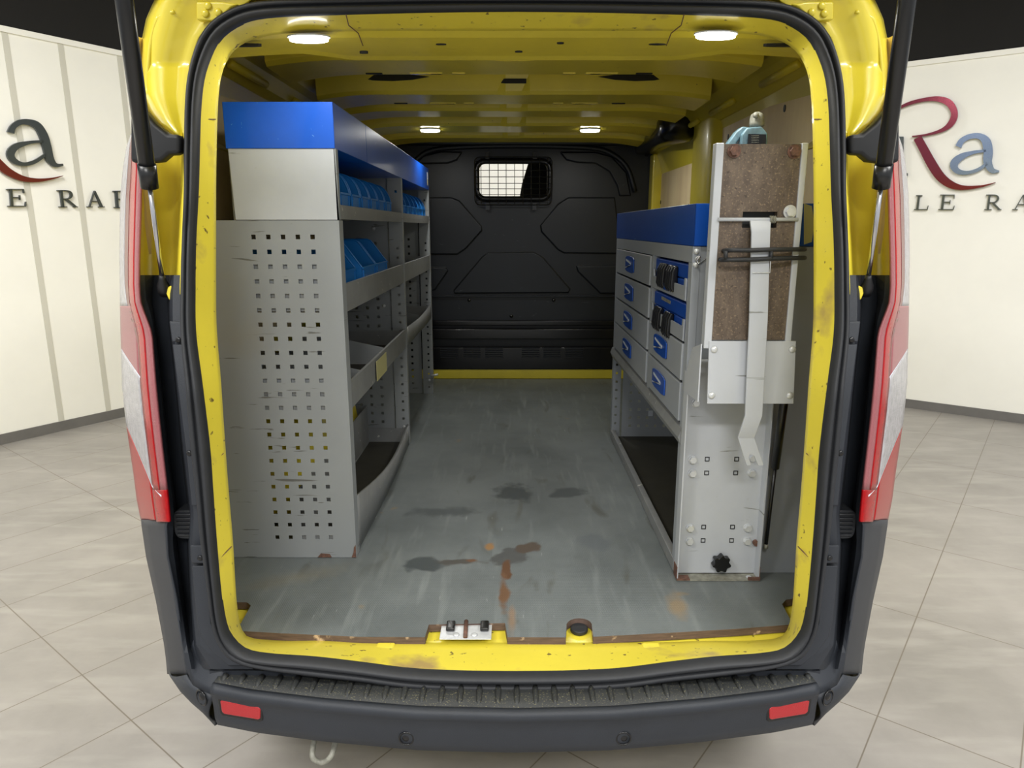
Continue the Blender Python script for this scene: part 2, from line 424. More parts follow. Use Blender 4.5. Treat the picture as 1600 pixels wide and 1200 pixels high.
def glyph(ch, u0, v0, u1, v1, side, parent, slant=0):
    """letter standing off the wall between the four picture corners"""
    s = MB(); n = LWn if side == 'L' else RWn; off = .025; th = .02
    ar = abs((u1-u0)/(v1-v0))
    for st in GLY[ch]:
        if len(st) > 2: P = resample([Vector(p) for p in st], len(st)*4)
        else: P = [Vector(p) for p in st]
        rows = []
        for i, p in enumerate(P):
            a = P[max(i-1, 0)]; b = P[min(i+1, len(P)-1)]
            t = Vector(((b.x-a.x)*ar, b.y-a.y)).normalized(); nn = Vector((-t.y, t.x)); h = p.z/2*.9
            q = []
            for sg in (1, -1):
                x = p.x+nn.x*h*sg/ar*1.0; y = p.y+nn.y*h*sg
                q.append(onwall(u0+(u1-u0)*x-slant*(y-.5), v0+(v1-v0)*y, side, off))
            rows.append([q[0], q[1], q[1]-n*th, q[0]-n*th])
        o = len(s.v); s.grid(rows, True); k = len(rows)
        s.f.append((o, o+1, o+2, o+3)); s.f.append(tuple(o+(k-1)*4+j for j in (3, 2, 1, 0)))
    return s.build('letter', M_letter, parent)
c = onwall(60, 250, 'L'); sl = thing('wall_sign', 'grey and rust-red raised lettering on the white wall left of the van', 'sign', c)
sign_ribbon('letter', [(52, 622, 34), (62, 596, 28), (90, 575, 26), (130, 571, 26), (175, 588, 34), (205, 635, 40), (222, 690, 40), (236, 745, 36), (262, 774, 20), (297, 772, 10)], 'L', M_letter, sl, 3, label='large grey lowercase a')
sign_ribbon('letter_bowl', [(205, 662, 12), (140, 668, 16), (80, 685, 30), (52, 715, 38), (62, 748, 28), (105, 769, 18), (160, 760, 18), (215, 725, 14)], 'L', M_letter, sl, 3)
sign_ribbon('swoosh', [(-90, 660, 34), (-40, 730, 40), (0, 772, 40), (45, 808, 34), (105, 836, 26), (170, 845, 18), (240, 838, 9), (297, 824, 2)], 'L', M_swoosh, sl, 3, label='rust-red swoosh')
glyph('E', 10, 295, 41, 323, 'L', sl, -2); glyph('R', 90, 297, 121, 324, 'L', sl, -3); glyph('A', 136, 298, 163, 324, 'L', sl, -2); glyph('B', 177, 298, 203, 325, 'L', sl, -2)
c = onwall(1500, 250, 'R'); sr = thing('wall_sign', 'burgundy R and steel-blue a raised lettering on the white wall right of the van', 'sign', c)
o5 = (1300, 0)
sign_ribbon('swoosh', [(250, 545, 8), (310, 508, 12), (370, 482, 16), (440, 466, 18), (500, 464, 26), (550, 484, 34), (574, 530, 32), (560, 575, 30), (520, 608, 18), (450, 630, 10), (375, 640, 6)], 'R', M_swoosh2, sr, 3, o5, label='burgundy bow of the R')
sign_ribbon('swoosh', [(400, 645, 40), (430, 700, 42), (468, 770, 46), (508, 828, 44), (555, 864, 36), (615, 880, 22), (700, 873, 10), (767, 855, 2)], 'R', M_swoosh2, sr, 3, o5, label='burgundy leg and tail of the R')
sign_ribbon('letter_stem', [(318, 640, 34), (316, 812, 34)], 'R', M_letter, sr, 3, o5)
sign_ribbon('letter_foot', [(285, 818, 12), (354, 818, 12)], 'R', M_letter, sr, 3, o5)
sign_ribbon('letter', [(592, 688, 30), (608, 660, 26), (645, 640, 24), (690, 638, 28), (722, 662, 42), (732, 710, 44), (730, 760, 40), (750, 798, 28), (783, 803, 8)], 'R', M_letterc, sr, 3, o5, label='steel-blue lowercase a')
sign_ribbon('letter_bowl', [(722, 706, 12), (660, 715, 16), (605, 735, 30), (572, 768, 38), (585, 800, 28), (630, 810, 18), (685, 795, 16), (728, 765, 14)], 'R', M_letterc, sr, 3, o5)
glyph('L', 1428, 305, 1451, 328, 'R', sr, 3); glyph('E', 1466, 304, 1492, 328, 'R', sr, 3); glyph('R', 1538, 304, 1566, 328, 'R', sr, 3); glyph('A', 1583, 304, 1612, 328, 'R', sr, 3)

# ================================================================ VAN
van = thing('van', 'yellow panel van seen from behind with its tailgate open and racked load bay', 'van', (0, 3.9, 0))
HW = 804-6.0   # picture column of the van's centre line near the tailgate
def half(pts, off, n):
    P = resample([Vector((u, v, 0)) for u, v in pts], n)
    return [ats(p.x, p.y, off) for p in P]
outer = [(804,-4),(700,-4),(600,-3),(500,-2),(430,0),(390,4),(360,14),(332,32),(312,58),(299,95),(291,140),(288,220),(288,300),(285,380),(283,450),(283,520),(290,600),(298,700),(306,770),(313,840),(324,920),(331,972),(340,1000),(357,1025),(396,1041),(480,1054),(560,1063),(640,1074),(720,1078),(804,1079)]
inner = [(804,18),(700,19),(600,21),(500,24),(430,27),(390,33),(362,46),(342,64),(328,92),(318,125),(313,170),(311,230),(309,300),(305,380),(304,450),(305,520),(315,600),(327,700),(332,770),(337,840),(344,920),(350,965),(359,992),(382,1015),(420,1023),(490,1028),(560,1036),(640,1046),(720,1050),(804,1051)]
NL = 150
def loop3(fn):   # left half list -> closed loop using mirror symmetry about x=0 after shifting the van's axis
    L = fn
    return L+[mir(p) for p in L[-2:0:-1]]
AX = at(804, 500, 1.38).x
def shift(L): return [Vector((p.x-AX, p.y, p.z)) for p in L]
def blend(A, B, t, off):
    out = []
    for a, b in zip(A, B):
        p = a.lerp(b, t); d = (p-ORG).normalized()
        out.append(Vector((p.x, p.y+off, p.z)))
    return out
O3 = shift(half(outer, 0, NL)); I3 = shift(half(inner, 0, NL))
rows = []
for t, off in ((0, .03), (.0, .0), (.12, -.012), (.3, -.016), (.42, -.010), (.48, .0), (.54, -.010), (.7, -.022), (.88, -.02), (1, -.006), (1, .006)):
    rows.append(loop3(blend(O3, I3, t, off)))
MB().grid([list(r) for r in rows], True).build('door_seal', M_rub, van, smooth=True)

# D-pillars and sill: yellow inner flange ring
pil = [(804,48),(700,48),(600,48),(500,50),(440,53),(400,60),(374,72),(357,90),(345,120),(340,165),(338,230),(337,300),(337,370),(337,440),(338,510),(345,600),(351,690),(357,770),(363,840),(366,890),(368,925),(371,955),(376,980),(390,996),(440,1001),(500,1001),(560,1003),(620,1004),(680,1004),(740,1004),(804,1004)]
P2 = [Vector((u, v, 0)) for u, v in pil]
pr = resample(P2, NL)
def pdepth(p):
    # how far behind the seal the flange reaches
    if p.y > 985: return .135
    if p.y > 930: return .06+.075*(p.y-930)/55
    if p.y < 90: return .10
    return .06
P3 = shift([ats(p.x, p.y, pdepth(p)) for p in pr])
def outw(L, d, dy):
    out = []
    for p in L:
        c = Vector((0, p.y, 1.25)); q = Vector(p); dx = p.x; dz = p.z-1.25
        q.x += (-1 if p.x < -.3 else (1 if p.x > .3 else 0))*d if abs(dz) < .62 else (p.x*.05)
        q.z += (d if dz > 0 else -d) if abs(dz) > .5 else 0
        q.y += dy; out.append(q)
    return out
ring = MB()
Ia = blend(I3, I3, 0, .003)
mid1 = [a.lerp(b, .12)+Vector((0, .004, 0)) for a, b in zip(Ia, P3)]
mid2 = [a.lerp(b, .85)+Vector((0, -.004, 0)) for a, b in zip(Ia, P3)]
ring.grid([loop3(Ia), loop3(mid1), loop3(mid2), loop3(P3), loop3(outw(P3, .025, .03)), loop3(outw(P3, .09, .09))], True)
ring.build('door_frame', M_yeld, van, smooth=True)
# stamped slots and holes on the pillars: small dark inserts
def slots(items):
    s = MB()
    for u, v, wu, hv in items:
        for sg in (1, -1):
            ps = []
            for k in range(10):
                a = 2*math.pi*k/10
                q = ats(u+wu/2*math.cos(a), v+hv/2*math.sin(a), 0)
                # project onto flange plane between I3 and P3 nearest height
                i0 = min(range(NL), key=lambda i: abs(I3[i].z-q.z)+(100 if i < 25 or i > 125 else 0))
                i1 = min(range(NL), key=lambda i: abs(P3[i].z-q.z)+(100 if i < 25 or i > 125 else 0))
                ua = (q.x-(I3[i0].x))/(P3[i1].x-I3[i0].x+1e-6)
                Y = q.y+.012+.06*max(0, min(1, ua))
                w_ = at(u+wu/2*math.cos(a), v+hv/2*math.sin(a), Y)
                ps.append(Vector(((w_.x-AX)*sg, w_.y-.004, w_.z)))
            s.prism(ps, (0, .006, 0))
    s.split('frame_hole', M_blk, van)
def seam(u0, v0, u1, v1):
    for sg in (1, -1):
        ps = []
        for k in range(5):
            t = k/4; u = u0+(u1-u0)*t; v = v0+(v1-v0)*t; w_ = ats(u, v, .014+.04*t)
            ps.append(Vector(((w_.x-AX)*sg, w_.y-.006, w_.z)))
        MB().tube(ps, .0012, 5).build('panel_seam', M_rust, van)
slots([(328.5,122,3,10),(333.5,123,4,11),(328.5,174,4,8),(325.5,221,5,14),(318.5,294,2,18),(323,294,2.5,5),(329,295,4,8),(318.5,393,3,6),(326,393,6,11),(319,563,3,6),(333,629,3,6),(338,700,4,8),(341,744,5,12),(336,739,2,4),(352,856,2.5,6),(353.5,902,4,8),(354,924,2.5,5)])
seam(328,726,350,707); seam(343,872,363,852); seam(314,187,338,187)

# --- outer body corner (yellow bulge beside the aperture)
def rowpts(us, v, Ysx, side):
    ps = [at(u, v, Y) for u, Y in zip(us, Ysx)]
    ps = shift(ps)
    ps += [Vector((ps[-1].x-.01, 1.95, ps[-1].z)), Vector((-.86, 2.6, ps[-1].z)), Vector((-.90, 6.0, ps[-1].z))]
    return ps if side < 0 else [mir(p) for p in ps]
tabu = [(-60,440,400,370,340,320,305,296,292),(-20,410,385,352,320,290,268,258,254),(5,385,350,320,290,265,250,243,240),(30,333,318,300,280,258,240,232,229),(60,309,300,288,270,250,233,226,223),
        (100,296,288,277,262,245,230,223,221),(150,290,283,273,260,246,234,227,224),(175,289,282,275,266,256,246,238,233),(195,288,284,279,272,265,258,254,251),(213,288,286,284,282,280,278,276,274)]
yup = (1.60,1.615,1.61,1.60,1.585,1.59,1.62,1.70)
ylo = (1.52,1.53,1.525,1.515,1.51,1.52,1.55,1.62)
for side in (-1, 1):
    rows = []
    for k in range(40):
        v = -60+273*k/39
        us = interp(tabu, v); t = max(0, (v-100)/113)
        yy = [a+(b-a)*t for a, b in zip(yup, ylo)]
        rows.append(rowpts(us, v, yy, side)[:9])
    MB().grid(rows).build('rear_pillar_panel', M_yel, van, smooth=True, solid=.004)
    # pressed swage and hinge pad on the bulge
    s = MB(); ps = [at(u, v, Y) for u, v, Y in [(236,150,1.57),(229,140,1.58),(231,100,1.585),(236,60,1.59),(246,30,1.59),(262,22,1.59),(272,18,1.59)]]
    ps = shift(ps); ps = [p if side < 0 else mir(p) for p in ps]
    s.tube(resample(ps, 40), .0045, 8).build('swage_line', M_yel, van, smooth=True)
    q = shift([at(u, v, 1.585) for u, v in [(305,2),(345,2),(372,6),(360,12),(345,26),(330,33),(306,31)]]); q = [p if side < 0 else mir(p) for p in q]
    MB().prism(q, (0, .02, 0)).build('hinge_pad', M_yel, van, bevel=.004)
    b = MB()
    for u, v in ((320, 21), (340, 19), (324, 9)):
        p = shift([at(u, v, 1.583)])[0]; p = p if side < 0 else mir(p)
        b.dome(p, (0, -1, 0), .008, .004)
    b.split('hinge_bolt', M_yel, van, smooth=True)
    # yellow drain channel under the bulge
    tab = [(205,288,282,272,255,240,228,222,214),(300,288,282,270,252,236,226,220,213),(380,285,278,264,246,232,223,219,212),(445,283,274,260,244,232,224,219,212),(470,283,274,260,244,232,224,219,212)]
    yc_ = (0, .12, .17, .18, .18, .16, .13, .1)
    rows = []
    for k in range(20):
        v = 205+255*k/19; us = interp(tab, v)
        r = []
        for j, (u, dy) in enumerate(zip(us, yc_)): r.append(ats(u, v, .01+dy))
        r = shift(r); rows.append(r if side < 0 else [mir(p) for p in r])
    MB().grid(rows).build('drain_channel', M_yel, van, smooth=True, solid=.003)
    # black hinge-side cover bracket
    q = shift([at(u, v, 1.50) for u, v in [(214,168),(236,176),(252,196),(272,212),(290,213),(290,243),(274,244),(262,254),(238,257),(214,256)]]); q = [p if side < 0 else mir(p) for p in q]
    MB().prism(q, (0, -.03, 0)).build('strut_cover', M_blk, van, bevel=.008)
    # black lower trim between lamp and seal
    tab = [(430,283,272,267,264,240,224,213),(465,283,270,266,262,236,226,214),(500,283,270,267,263,240,236,228),(600,290,281,277,274,252,248,242),(700,298,291,287,283,262,258,252),(800,309,303,299,294,276,270,263),(850,313,301,297,293,276,268,258),(940,327,306,301,296,288,280,273),(1007,345,313,307,302,297,290,284),(1045,396,352,330,316,306,298,291)]
    dy = (.02,.02,.03,.10,.12,.05,.035)
    rows = []
    for k in range(50):
        v = 430+615*k/49; us = interp(tab, v)
        f_ = 1 if v < 950 else max(.25, 1-(v-950)/95)
        r = shift([ats(u, v, .01+d*f_) for u, d in zip(us, dy)])
        rows.append(r if side < 0 else [mir(p) for p in r])
    MB().grid(rows).build('lower_corner_trim', M_plas, van, solid=.003, smooth=False)
    # flat cover strips beside the seal
    for (v0, v1) in ((502, 534), (538, 790)):
        ta = [(500,264,283),(600,277,291),(700,290,300),(790,299,309)] 
        rr = []
        for k in range(8):
            v = v0+(v1-v0)*k/7; a, b = interp(ta, v)
            r = shift([ats(a, v, .0), ats(b, v, .0), ats(b, v, .02), ats(a, v, .02)])
            rr.append(r if side < 0 else [mir(p) for p in r])
        s = MB(); s.grid(rr, True); s.f.append((0,1,2,3)); s.f.append((31,30,29,28)); s.build('cover_strip', M_plas, van, bevel=.002)
    for (v0, v1) in ((852, 880), (884, 1040)):
        ta = [(852,297,319),(880,299,322),(940,304,326),(985,309,330),(1010,320,345),(1025,340,365),(1038,356,385)]
        rr = []
        for k in range(8):
            v = v0+(v1-v0)*k/7; a, b = interp(ta, v)
            r = shift([ats(a, v, .0), ats(b, v, .0), ats(b, v, .02), ats(a, v, .02)])
            rr.append(r if side < 0 else [mir(p) for p in r])
        s = MB(); s.grid(rr, True); s.f.append((0,1,2,3)); s.f.append((31,30,29,28)); s.build('cover_strip', M_plas, van, bevel=.002)
    b = MB()
    for u, v in ((278, 531), (295, 708), (312, 872)):
        p = shift([ats(u, v, -.001)])[0]; p = p if side < 0 else mir(p)
        b.dome(p, (0, -1, 0), .006, .003)
    b.split('trim_screw', M_blkg, van, smooth=True)
    # ribbed rubber stop
    p = shift([at(290, 820, 1.40)])[0]; p = p if side < 0 else mir(p)
    s = MB(); ps = []
    for k in range(24):
        a = 2*math.pi*k/24; e = .5
        cx = math.copysign(abs(math.cos(a))**e, math.cos(a))*.027; cz = math.copysign(abs(math.sin(a))**e, math.sin(a))*.033
        ps.append(p+Vector((cx, 0, cz)))
    s.prism(ps, (0, .05, 0))
    for k in range(6):
        z = p.z-.024+k*.0095
        s.box(p.x-.02, p.x+.02, p.y-.006, p.y+.002, z, z+.004)
    s.build('rubber_stop', M_rub, van, bevel=.003)
    # striker ear of yellow metal below the strut foot
    q = shift([at(u, v, 1.45) for u, v in [(283,433),(272,436),(266,446),(258,450),(258,458),(262,468),(272,474),(279,488),(284,490)]]); q = [p if side < 0 else mir(p) for p in q]
    MB().prism(q, (0, .012, 0)).build('strut_bracket', M_yel, van, bevel=.004)
    # body side outside
    rows = []
    for z, x in ((.36, .90), (.5, .93), (.8, .95), (1.2, .945), (1.5, .91), (1.8, .86), (2.02, .80), (2.10, .72)):
        rows.append([Vector((side*(x-.06), 1.70, z)), Vector((side*(x-.01), 1.85, z)), Vector((side*(x), 2.4, z)), Vector((side*(x), 4.4, z)), Vector((side*(x-.02), 5.3, z if z < 1.2 else z))])
    MB().grid(rows).build('body_side', M_yel, van, smooth=True, solid=.004)

# --- bumper corners (dark plastic wing under the lamp)
tab = [(812,221,232,246,258,262),(822,222,232,246,257,260),(870,229,238,250,261,262),(937,244,251,263,274,276),(1007,257,262,273,284,286),(1030,260,265,276,288,290),(1053,262,268,279,291,294)]
dyc = (.24,.15,.09,.045,.04)
for side in (-1, 1):
    rows = []
    for k in range(26):
        v = 812+241*k/25; us = interp(tab, v)
        r = shift([ats(u, v, d) for u, d in zip(us, dyc)])
        r = [Vector((-.93, 1.85, r[0].z)), Vector((r[0].x-.012, r[0].y+.1, r[0].z))]+r
        rows.append(r if side < 0 else [mir(p) for p in r])
    low = [(1065,266,277,290,306,318),(1085,288,296,305,322,331),(1110,318,322,326,330,333),(1126,334,334,334,334,334)]
    MB().grid(rows).build('bumper_wing', M_plas, van, smooth=True, solid=.004)
# bumper plan curve
def bumpy(x):
    x = abs(x)
    tb = [(0,1.222),(.2,1.228),(.4,1.250),(.55,1.273),(.64,1.294),(.69,1.322),(.725,1.36),(.76,1.415),(.80,1.48),(.84,1.545),(.875,1.63),(.895,1.75),(.90,1.9)]
    return interp(tb, x)[0]
def bprof(x, Yf):    # (dy, z) rows from step edge down round the bumper face
    return [(.012, .5685), (.005, .568), (.000, .566), (-.003, .561), (-.004, .554), (-.0005, .549), (.004, .52), (.005, .49), (.012, .468), (.03, .452), (.08, .44), (.2, .435)]
xs = [i/60*.64 for i in range(-60, 61)]
rows = []
for k in range(12):
    rows.append([Vector((x*(1-.0*k), bumpy(x)+bprof(x, 0)[k][0], bprof(x, 0)[k][1]+ (.008*(abs(x)/.64)**2))) for x in xs])
bump = MB(); bump.grid(rows)
bumper = bump.build('bumper', M_plas, van, smooth=True, solid=.004)
rows = []
for t in (0, .33, .66, 1):
    rows.append([Vector((x, (bumpy(x)+.008)*(1-t)+1.40*t, .567+.008*(abs(x)/.64)**2-.004*t)) for x in xs])
MB().grid(rows).build('bumper_step', M_step, van, smooth=True, solid=.004)
rb = MB()
for i in range(-16, 17):
    x = i*.0392+.004
    if abs(x) > .635: continue
    y0 = bumpy(x)+.026; z = .5665+.008*(abs(x)/.64)**2
    rb.tube([(x, y0-.004, z-.002), (x, y0+.008, z+.002), (x, 1.33, z+.001)], [.003, .0055, .0075], 8)
rb.split('step_rib', M_step, van, smooth=True)
for side in (-1, 1):
    top_ = [(335,1086.5,.0),(328,1084,.0),(314,1078,.012),(301,1070,.025),(291,1054,.04)]
    bot_ = [(336,1133,.03),(322,1118,.045),(303,1098,.075),(284,1074,.125),(262,1044,.225)]
    rows = []
    for k in range(9):
        t = k/8; r = []
        for (u0, v0, d0), (u1, v1, d1) in zip(top_, bot_):
            a_ = ats(u0, v0, d0); b_ = at(u1, v1, 1.325+d1)
            p = a_.lerp(b_, t)+Vector((-.006, -.018, .0))*math.sin(math.pi*min(1, t*1.15))
            r.append(p)
        r = shift(r); rows.append(r if side < 0 else [mir(p) for p in r])
    rows.append([p+Vector((-side*.03, .06, -.012)) for p in rows[-1]])
    MB().grid(rows).build('bumper_end', M_plas, van, smooth=True, solid=.004)
    # top shelf of the bumper end
    rows = []
    inn = [(356,1047,.03),(350,1042,.03),(335,1036,.035),(318,1022,.04),(302,1000,.045)]
    out_ = [(335,1086.5,.0),(328,1084,.0),(314,1078,.012),(301,1070,.025),(289,1040,.04)]
    for k in range(5):
        t = k/4; r = []
        for (u0, v0, d0), (u1, v1, d1) in zip(out_, inn): r.append(ats(u0, v0, d0).lerp(ats(u1, v1, d1), t))
        r = shift(r); rows.append(r if side < 0 else [mir(p) for p in r])
    MB().grid(rows).build('bumper_end_top', M_plas, van, solid=.003, smooth=True)
    # reflectors and sensors
    for nm, u0, u1, v0, v1 in (('reflector', 349, 416, 1104, 1136),):
        ps = []
        for (u, v) in ((349,1104),(352,1103),(413,1116),(417,1120),(415,1136),(411,1137),(354,1126),(350,1122)):
            x = (u-804)/F*1.30/.872; z = .56-(v-(1104+(u-349)*.19))*.0015-.014
            ps.append(Vector((side*-x if side > 0 else x, bumpy(x)-.002, z)))
        MB().prism(ps, (0, .02, 0)).build('reflector', M_refl, bumper, bevel=.003)
        ps2 = []
        cen = sum(ps, Vector())/len(ps)
        for p in ps: 
            d = p-cen; ps2.append(cen+Vector((d.x*1.10, d.y*1.0+.0, d.z*1.35)))
        MB().prism([p+Vector((0, .0015, 0)) for p in ps2], (0, .02, 0)).build('reflector_recess', M_blkg, bumper, bevel=.002)
    x = side*.222; y = bumpy(x)+.003; z = .5
    s = MB(); s.tube([Vector((x+.0145*math.cos(a), y-.001, z+.0145*math.sin(a))) for a in [2*math.pi*k/24 for k in range(24)]], .0018, 6, closed=True)
    s.dome((x, y+.004, z), (0, -1, 0), .0105, .006, 20)
    s.build('parking_sensor', M_blkg, bumper, smooth=True)
    x = side*.672; y = bumpy(x)+.002; z = .535
    nrm = Vector((side*.55, -.83, 0))
    s = MB(); s.dome((x, y+.005, z), nrm, .012, .007, 20); a1 = Vector((0, 0, 1)); a2 = nrm.cross(a1)
    s.tube([Vector((x, y, z))+nrm*.001+.017*(math.cos(a)*a1+math.sin(a)*a2) for a in [2*math.pi*k/24 for k in range(24)]], .002, 6, closed=True)
    s.build('parking_sensor', M_blkg, bumper, smooth=True)
# panel under sill linking seal and step
MB().box(-.66, .66, 1.335, 1.37, .50, .585).build('sill_cover', M_plas, van)
MB().box(-.80, .80, 1.95, 5.8, .28, .46).build('underbody', M_blk, van)  # unseen; box made deep to darken the floor under the van
tp = [gz(486, 1168, .44)+Vector((0,.03,0)), gz(488, 1180, .425), gz(496, 1190, .41), gz(508, 1190, .41), gz(519, 1178, .425), gz(521, 1166, .44)+Vector((0,.03,0))]
MB().tube(resample(tp, 24), .006, 8).build('towing_eye', M_knob, van, smooth=True)

# --- tail lamps
lo = [(205,208,211),(230,199,216),(260,194,221),(300,190,220),(350,188.5,218.5),(400,188,217),(450,188.5,216.5),(475,189,219),(500,189.5,229),(520,190,236.5),(560,191,239.5),(600,192,242.5),(650,197,247.5),(700,204,253),(740,210,257.5),(780,215,262),(815,222,265)]
def lamp_pt(v, t, side, off=0):
    a, b = interp(lo, v)
    u = a+(b-a)*t
    dyl = .24*(1-t)**1.8+.02
    p = shift([ats(u, v, dyl+off)])[0]
    return p if side < 0 else mir(p)
def strip(fa, fb, v0, v1, side, nm, m, par, off=0, n=40, m_=5):
    rows = []
    for k in range(n+1):
        s_ = k/n
        r = []
        for j in range(m_+1):
            q = j/m_
            t0 = fa; t1 = fb
            # v range can slant with t
            ta = t0(0) if callable(t0) else t0
            v_a = v0; v_b = v1
            vv = v_a+(v_b-v_a)*s_
            A = t0(vv) if callable(t0) else t0; B = t1(vv) if callable(t1) else t1
            t = A+(B-A)*q
            if callable(v0_fn := None) : pass
            r.append(lamp_pt(vv, t, side, off))
        rows.append(r)
    s = MB(); s.grid(rows); return s.build(nm, m, par, smooth=True, solid=.006, off=0)
def slant(fa, fb, fv0, fv1, side, nm, m, par, off=0, n=24, m_=8):
    rows = []
    for k in range(n+1):
        r = []
        for j in range(m_+1):
            t = fa+(fb-fa)*j/m_
            v = fv0(t)+(fv1(t)-fv0(t))*k/n
            r.append(lamp_pt(v, t, side, off))
        rows.append(r)
    s = MB(); s.grid(rows); return s.build(nm, m, par, smooth=True, solid=.006)
for side in (-1, 1):
    # housing behind
    s = MB(); rows = []
    for k in range(50):
        v = 205+610*k/49
        rows.append([lamp_pt(v, 0, side, .02)+Vector((side*-.01, .15, 0)), lamp_pt(v, 0, side, .015), lamp_pt(v, .3, side, .02), lamp_pt(v, .7, side, .02), lamp_pt(v, 1, side, .015), lamp_pt(v, 1, side, .12)])
    lamp = s.grid(rows).build('tail_lamp', M_redd, van, smooth=True)
    if1 = lambda v: .28 if v < 440 else (.28+(v-440)/100*.28 if v < 540 else .56)
    b2 = lambda v: .50 if v < 440 else (.50+(v-440)/100*.10 if v < 540 else .60)
    b3 = lambda v: .80
    strip(0, lambda v: if1(v)-.0, 208, 478, side, 'clear_edge_lens', M_clear, lamp)
    strip(if1, b2, 208, 765, side, 'dark_red_lens', M_redd, lamp)
    strip(b2, b3, 208, 765, side, 'red_lens', M_red, lamp, -.002)
    strip(b3, 1, 208, 765, side, 'clear_rim_lens', M_pink, lamp)
    slant(0, .56, lambda t: 478, lambda t: 545+t*80, side, 'pink_lens', M_pink, lamp)
    slant(0, .56, lambda t: 545+t*80, lambda t: 665+t*170, side, 'reversing_lens', M_clear, lamp, -.002)
    slant(0, .56, lambda t: 665+t*170, lambda t: 812, side, 'lower_red_lens', M_red, lamp)
    slant(.56, 1, lambda t: 765, lambda t: 815, side, 'lower_red_lens', M_red, lamp)
    # white chrome divider lines of the reversing window
    for ts in (((0,.02),(545,560)), ):
        pass
    pl = [lamp_pt(545+t*80, t, side, -.006) for t in [i/8*.56 for i in range(9)]]
    MB().tube(pl, .0025, 6).build('chrome_line', M_white, lamp, smooth=True)
    pl = [lamp_pt(665+t*170, t, side, -.006) for t in [i/8*.56 for i in range(9)]]
    MB().tube(pl+[lamp_pt(775, .8, side, -.006)], .0025, 6).build('chrome_line', M_white, lamp, smooth=True)

# --- gas struts of the tailgate
for side in (-1, 1):
    foot = shift([at(256, 458, 1.46)])[0]; top = shift([at(193, 0, 1.27)])[0]
    if side > 0: foot = mir(shift([at(255, 458, 1.46)])[0]); top = mir(top)
    d = (top-foot); T = foot+d*1.55
    jn = foot+d*.435
    s = MB().tube([jn, jn+d*.002, T], [.0125, .0145, .0145], 20); st = s.build('gas_strut', M_strut, van, smooth=True)
    MB().tube([jn-d*.02, jn+d*.06], .0165, 20).build('strut_collar', M_strut, st, smooth=True)
    MB().tube([foot, jn], .0045, 12).build('strut_rod', M_chrome, st, smooth=True)
    MB().tube([foot-d*.01, foot+d*.012, foot+d*.03, foot+d*.06, foot+d*.075], [.009, .0125, .0125, .007, .006], 14).build('ball_socket', M_blk, st, smooth=True)
# tailgate raised overhead (out of frame, carries the struts)
tg = []
for x in (-.66, -.5, 0, .5, .66):
    tg.append([(x, 1.62, 2.13), (x, 1.2, 2.24), (x, .7, 2.30), (x, .35, 2.34)])
MB().grid([[Vector(p) for p in r] for r in tg]).build('tailgate', M_yel, van, smooth=True, solid=.05, off=1)

# --- load bay shell
XW = .865
for side in (-1, 1):
    MB().box(min(side*XW, side*(XW+.02)), max(side*XW, side*(XW+.02)), 1.76, 4.35, .56, 1.95).build('inner_side', M_yeli, van)
    # roof rail profile swept forward
    prof = [(.865, 1.90), (.85, 1.925), (.815, 1.935), (.79, 1.95), (.76, 1.985), (.735, 2.0), (.70, 2.035), (.66, 2.06)]
    rows = [[Vector((side*x, y, z)) for x, z in prof] for y in (1.80, 2.2, 3.0, 3.7, 4.3)]
    rows.insert(0, [Vector((side*x, 1.64+.14*max(0, (x-.66)/.205), z)) for x, z in prof])
    MB().grid(rows).build('roof_rail', M_yeli, van, smooth=False, solid=.006, off=1)
    s = MB()
    for y in (2.05, 2.62, 3.1, 3.65):
        s.tube([(side*.775, y, 1.955), (side*.775, y+.28, 1.955)], .012, 8)
    s.split('rail_swage', M_yeli, van, smooth=True)
# corner gusset between header and side rail
rows = []
for i in range(9):
    a = i/8*math.pi/2
    rows.append(a)
MB().box(-.88, .88, 1.50, 4.4, 2.075, 2.09).build('roof_skin', M_yeli, van)
MB().box(-.72, .72, 1.43, 4.32, .570, .578).build('floor_pan', M_yeld, van)
for sg in (-1, 1):
    MB().box(min(sg*.72, sg*.88), max(sg*.72, sg*.88), 1.60, 4.32, .570, .578).build('floor_pan_edge', M_yeld, van)
# header
hz = [(1.655, 1.965), (1.665, 1.945), (1.70, 1.937), (1.84, 1.930), (1.865, 1.926), (1.885, 1.932), (1.89, 1.985), (1.91, 2.02), (1.98, 2.03)]
rows = []
for i in range(41):
    x = -.72+1.44*i/40; d = max(0, abs(x)-.42)/.3
    cut = 0 if abs(x) < .40 else min(1, (abs(x)-.40)/.10)
    row = []
    for j, (y, z) in enumerate(hz):
        yy = y-(.07*cut if j >= 3 else 0)
        row.append(Vector((x, yy, z-.014*d*d)))
    rows.append(row)
MB().grid(rows).build('header_panel', M_yeli, van, smooth=False, solid=.003)
s = MB()
for sg in (-1, 1):
    for x0, x1 in ((.14, .20), (.235, .25)):
        s.box(min(sg*x0, sg*x1), max(sg*x0, sg*x1), 1.895, 1.92, 2.012, 2.03)
s.split('header_swage', M_yel, van, bevel=.003)
s = MB()
for x, y, z, a, b_ in ((-.17, 1.745, 1.934, .012, .004), (.105, 1.735, 1.934, .008, .005), (.01, 1.80, 1.9305, .009, .004), (.33, 1.745, 1.934, .02, .005), (-.62, 1.70, 1.92, .05, .006), (.61, 1.70, 1.92, .05, .006), (-.36, 1.80, 1.928, .01, .004)):
    ps = [Vector((x+a*math.cos(t), y+b_*math.sin(t), z-.003)) for t in [2*math.pi*k/12 for k in range(12)]]
    s.prism(ps, (0, 0, .006))
s.split('header_slot', M_blk, van)
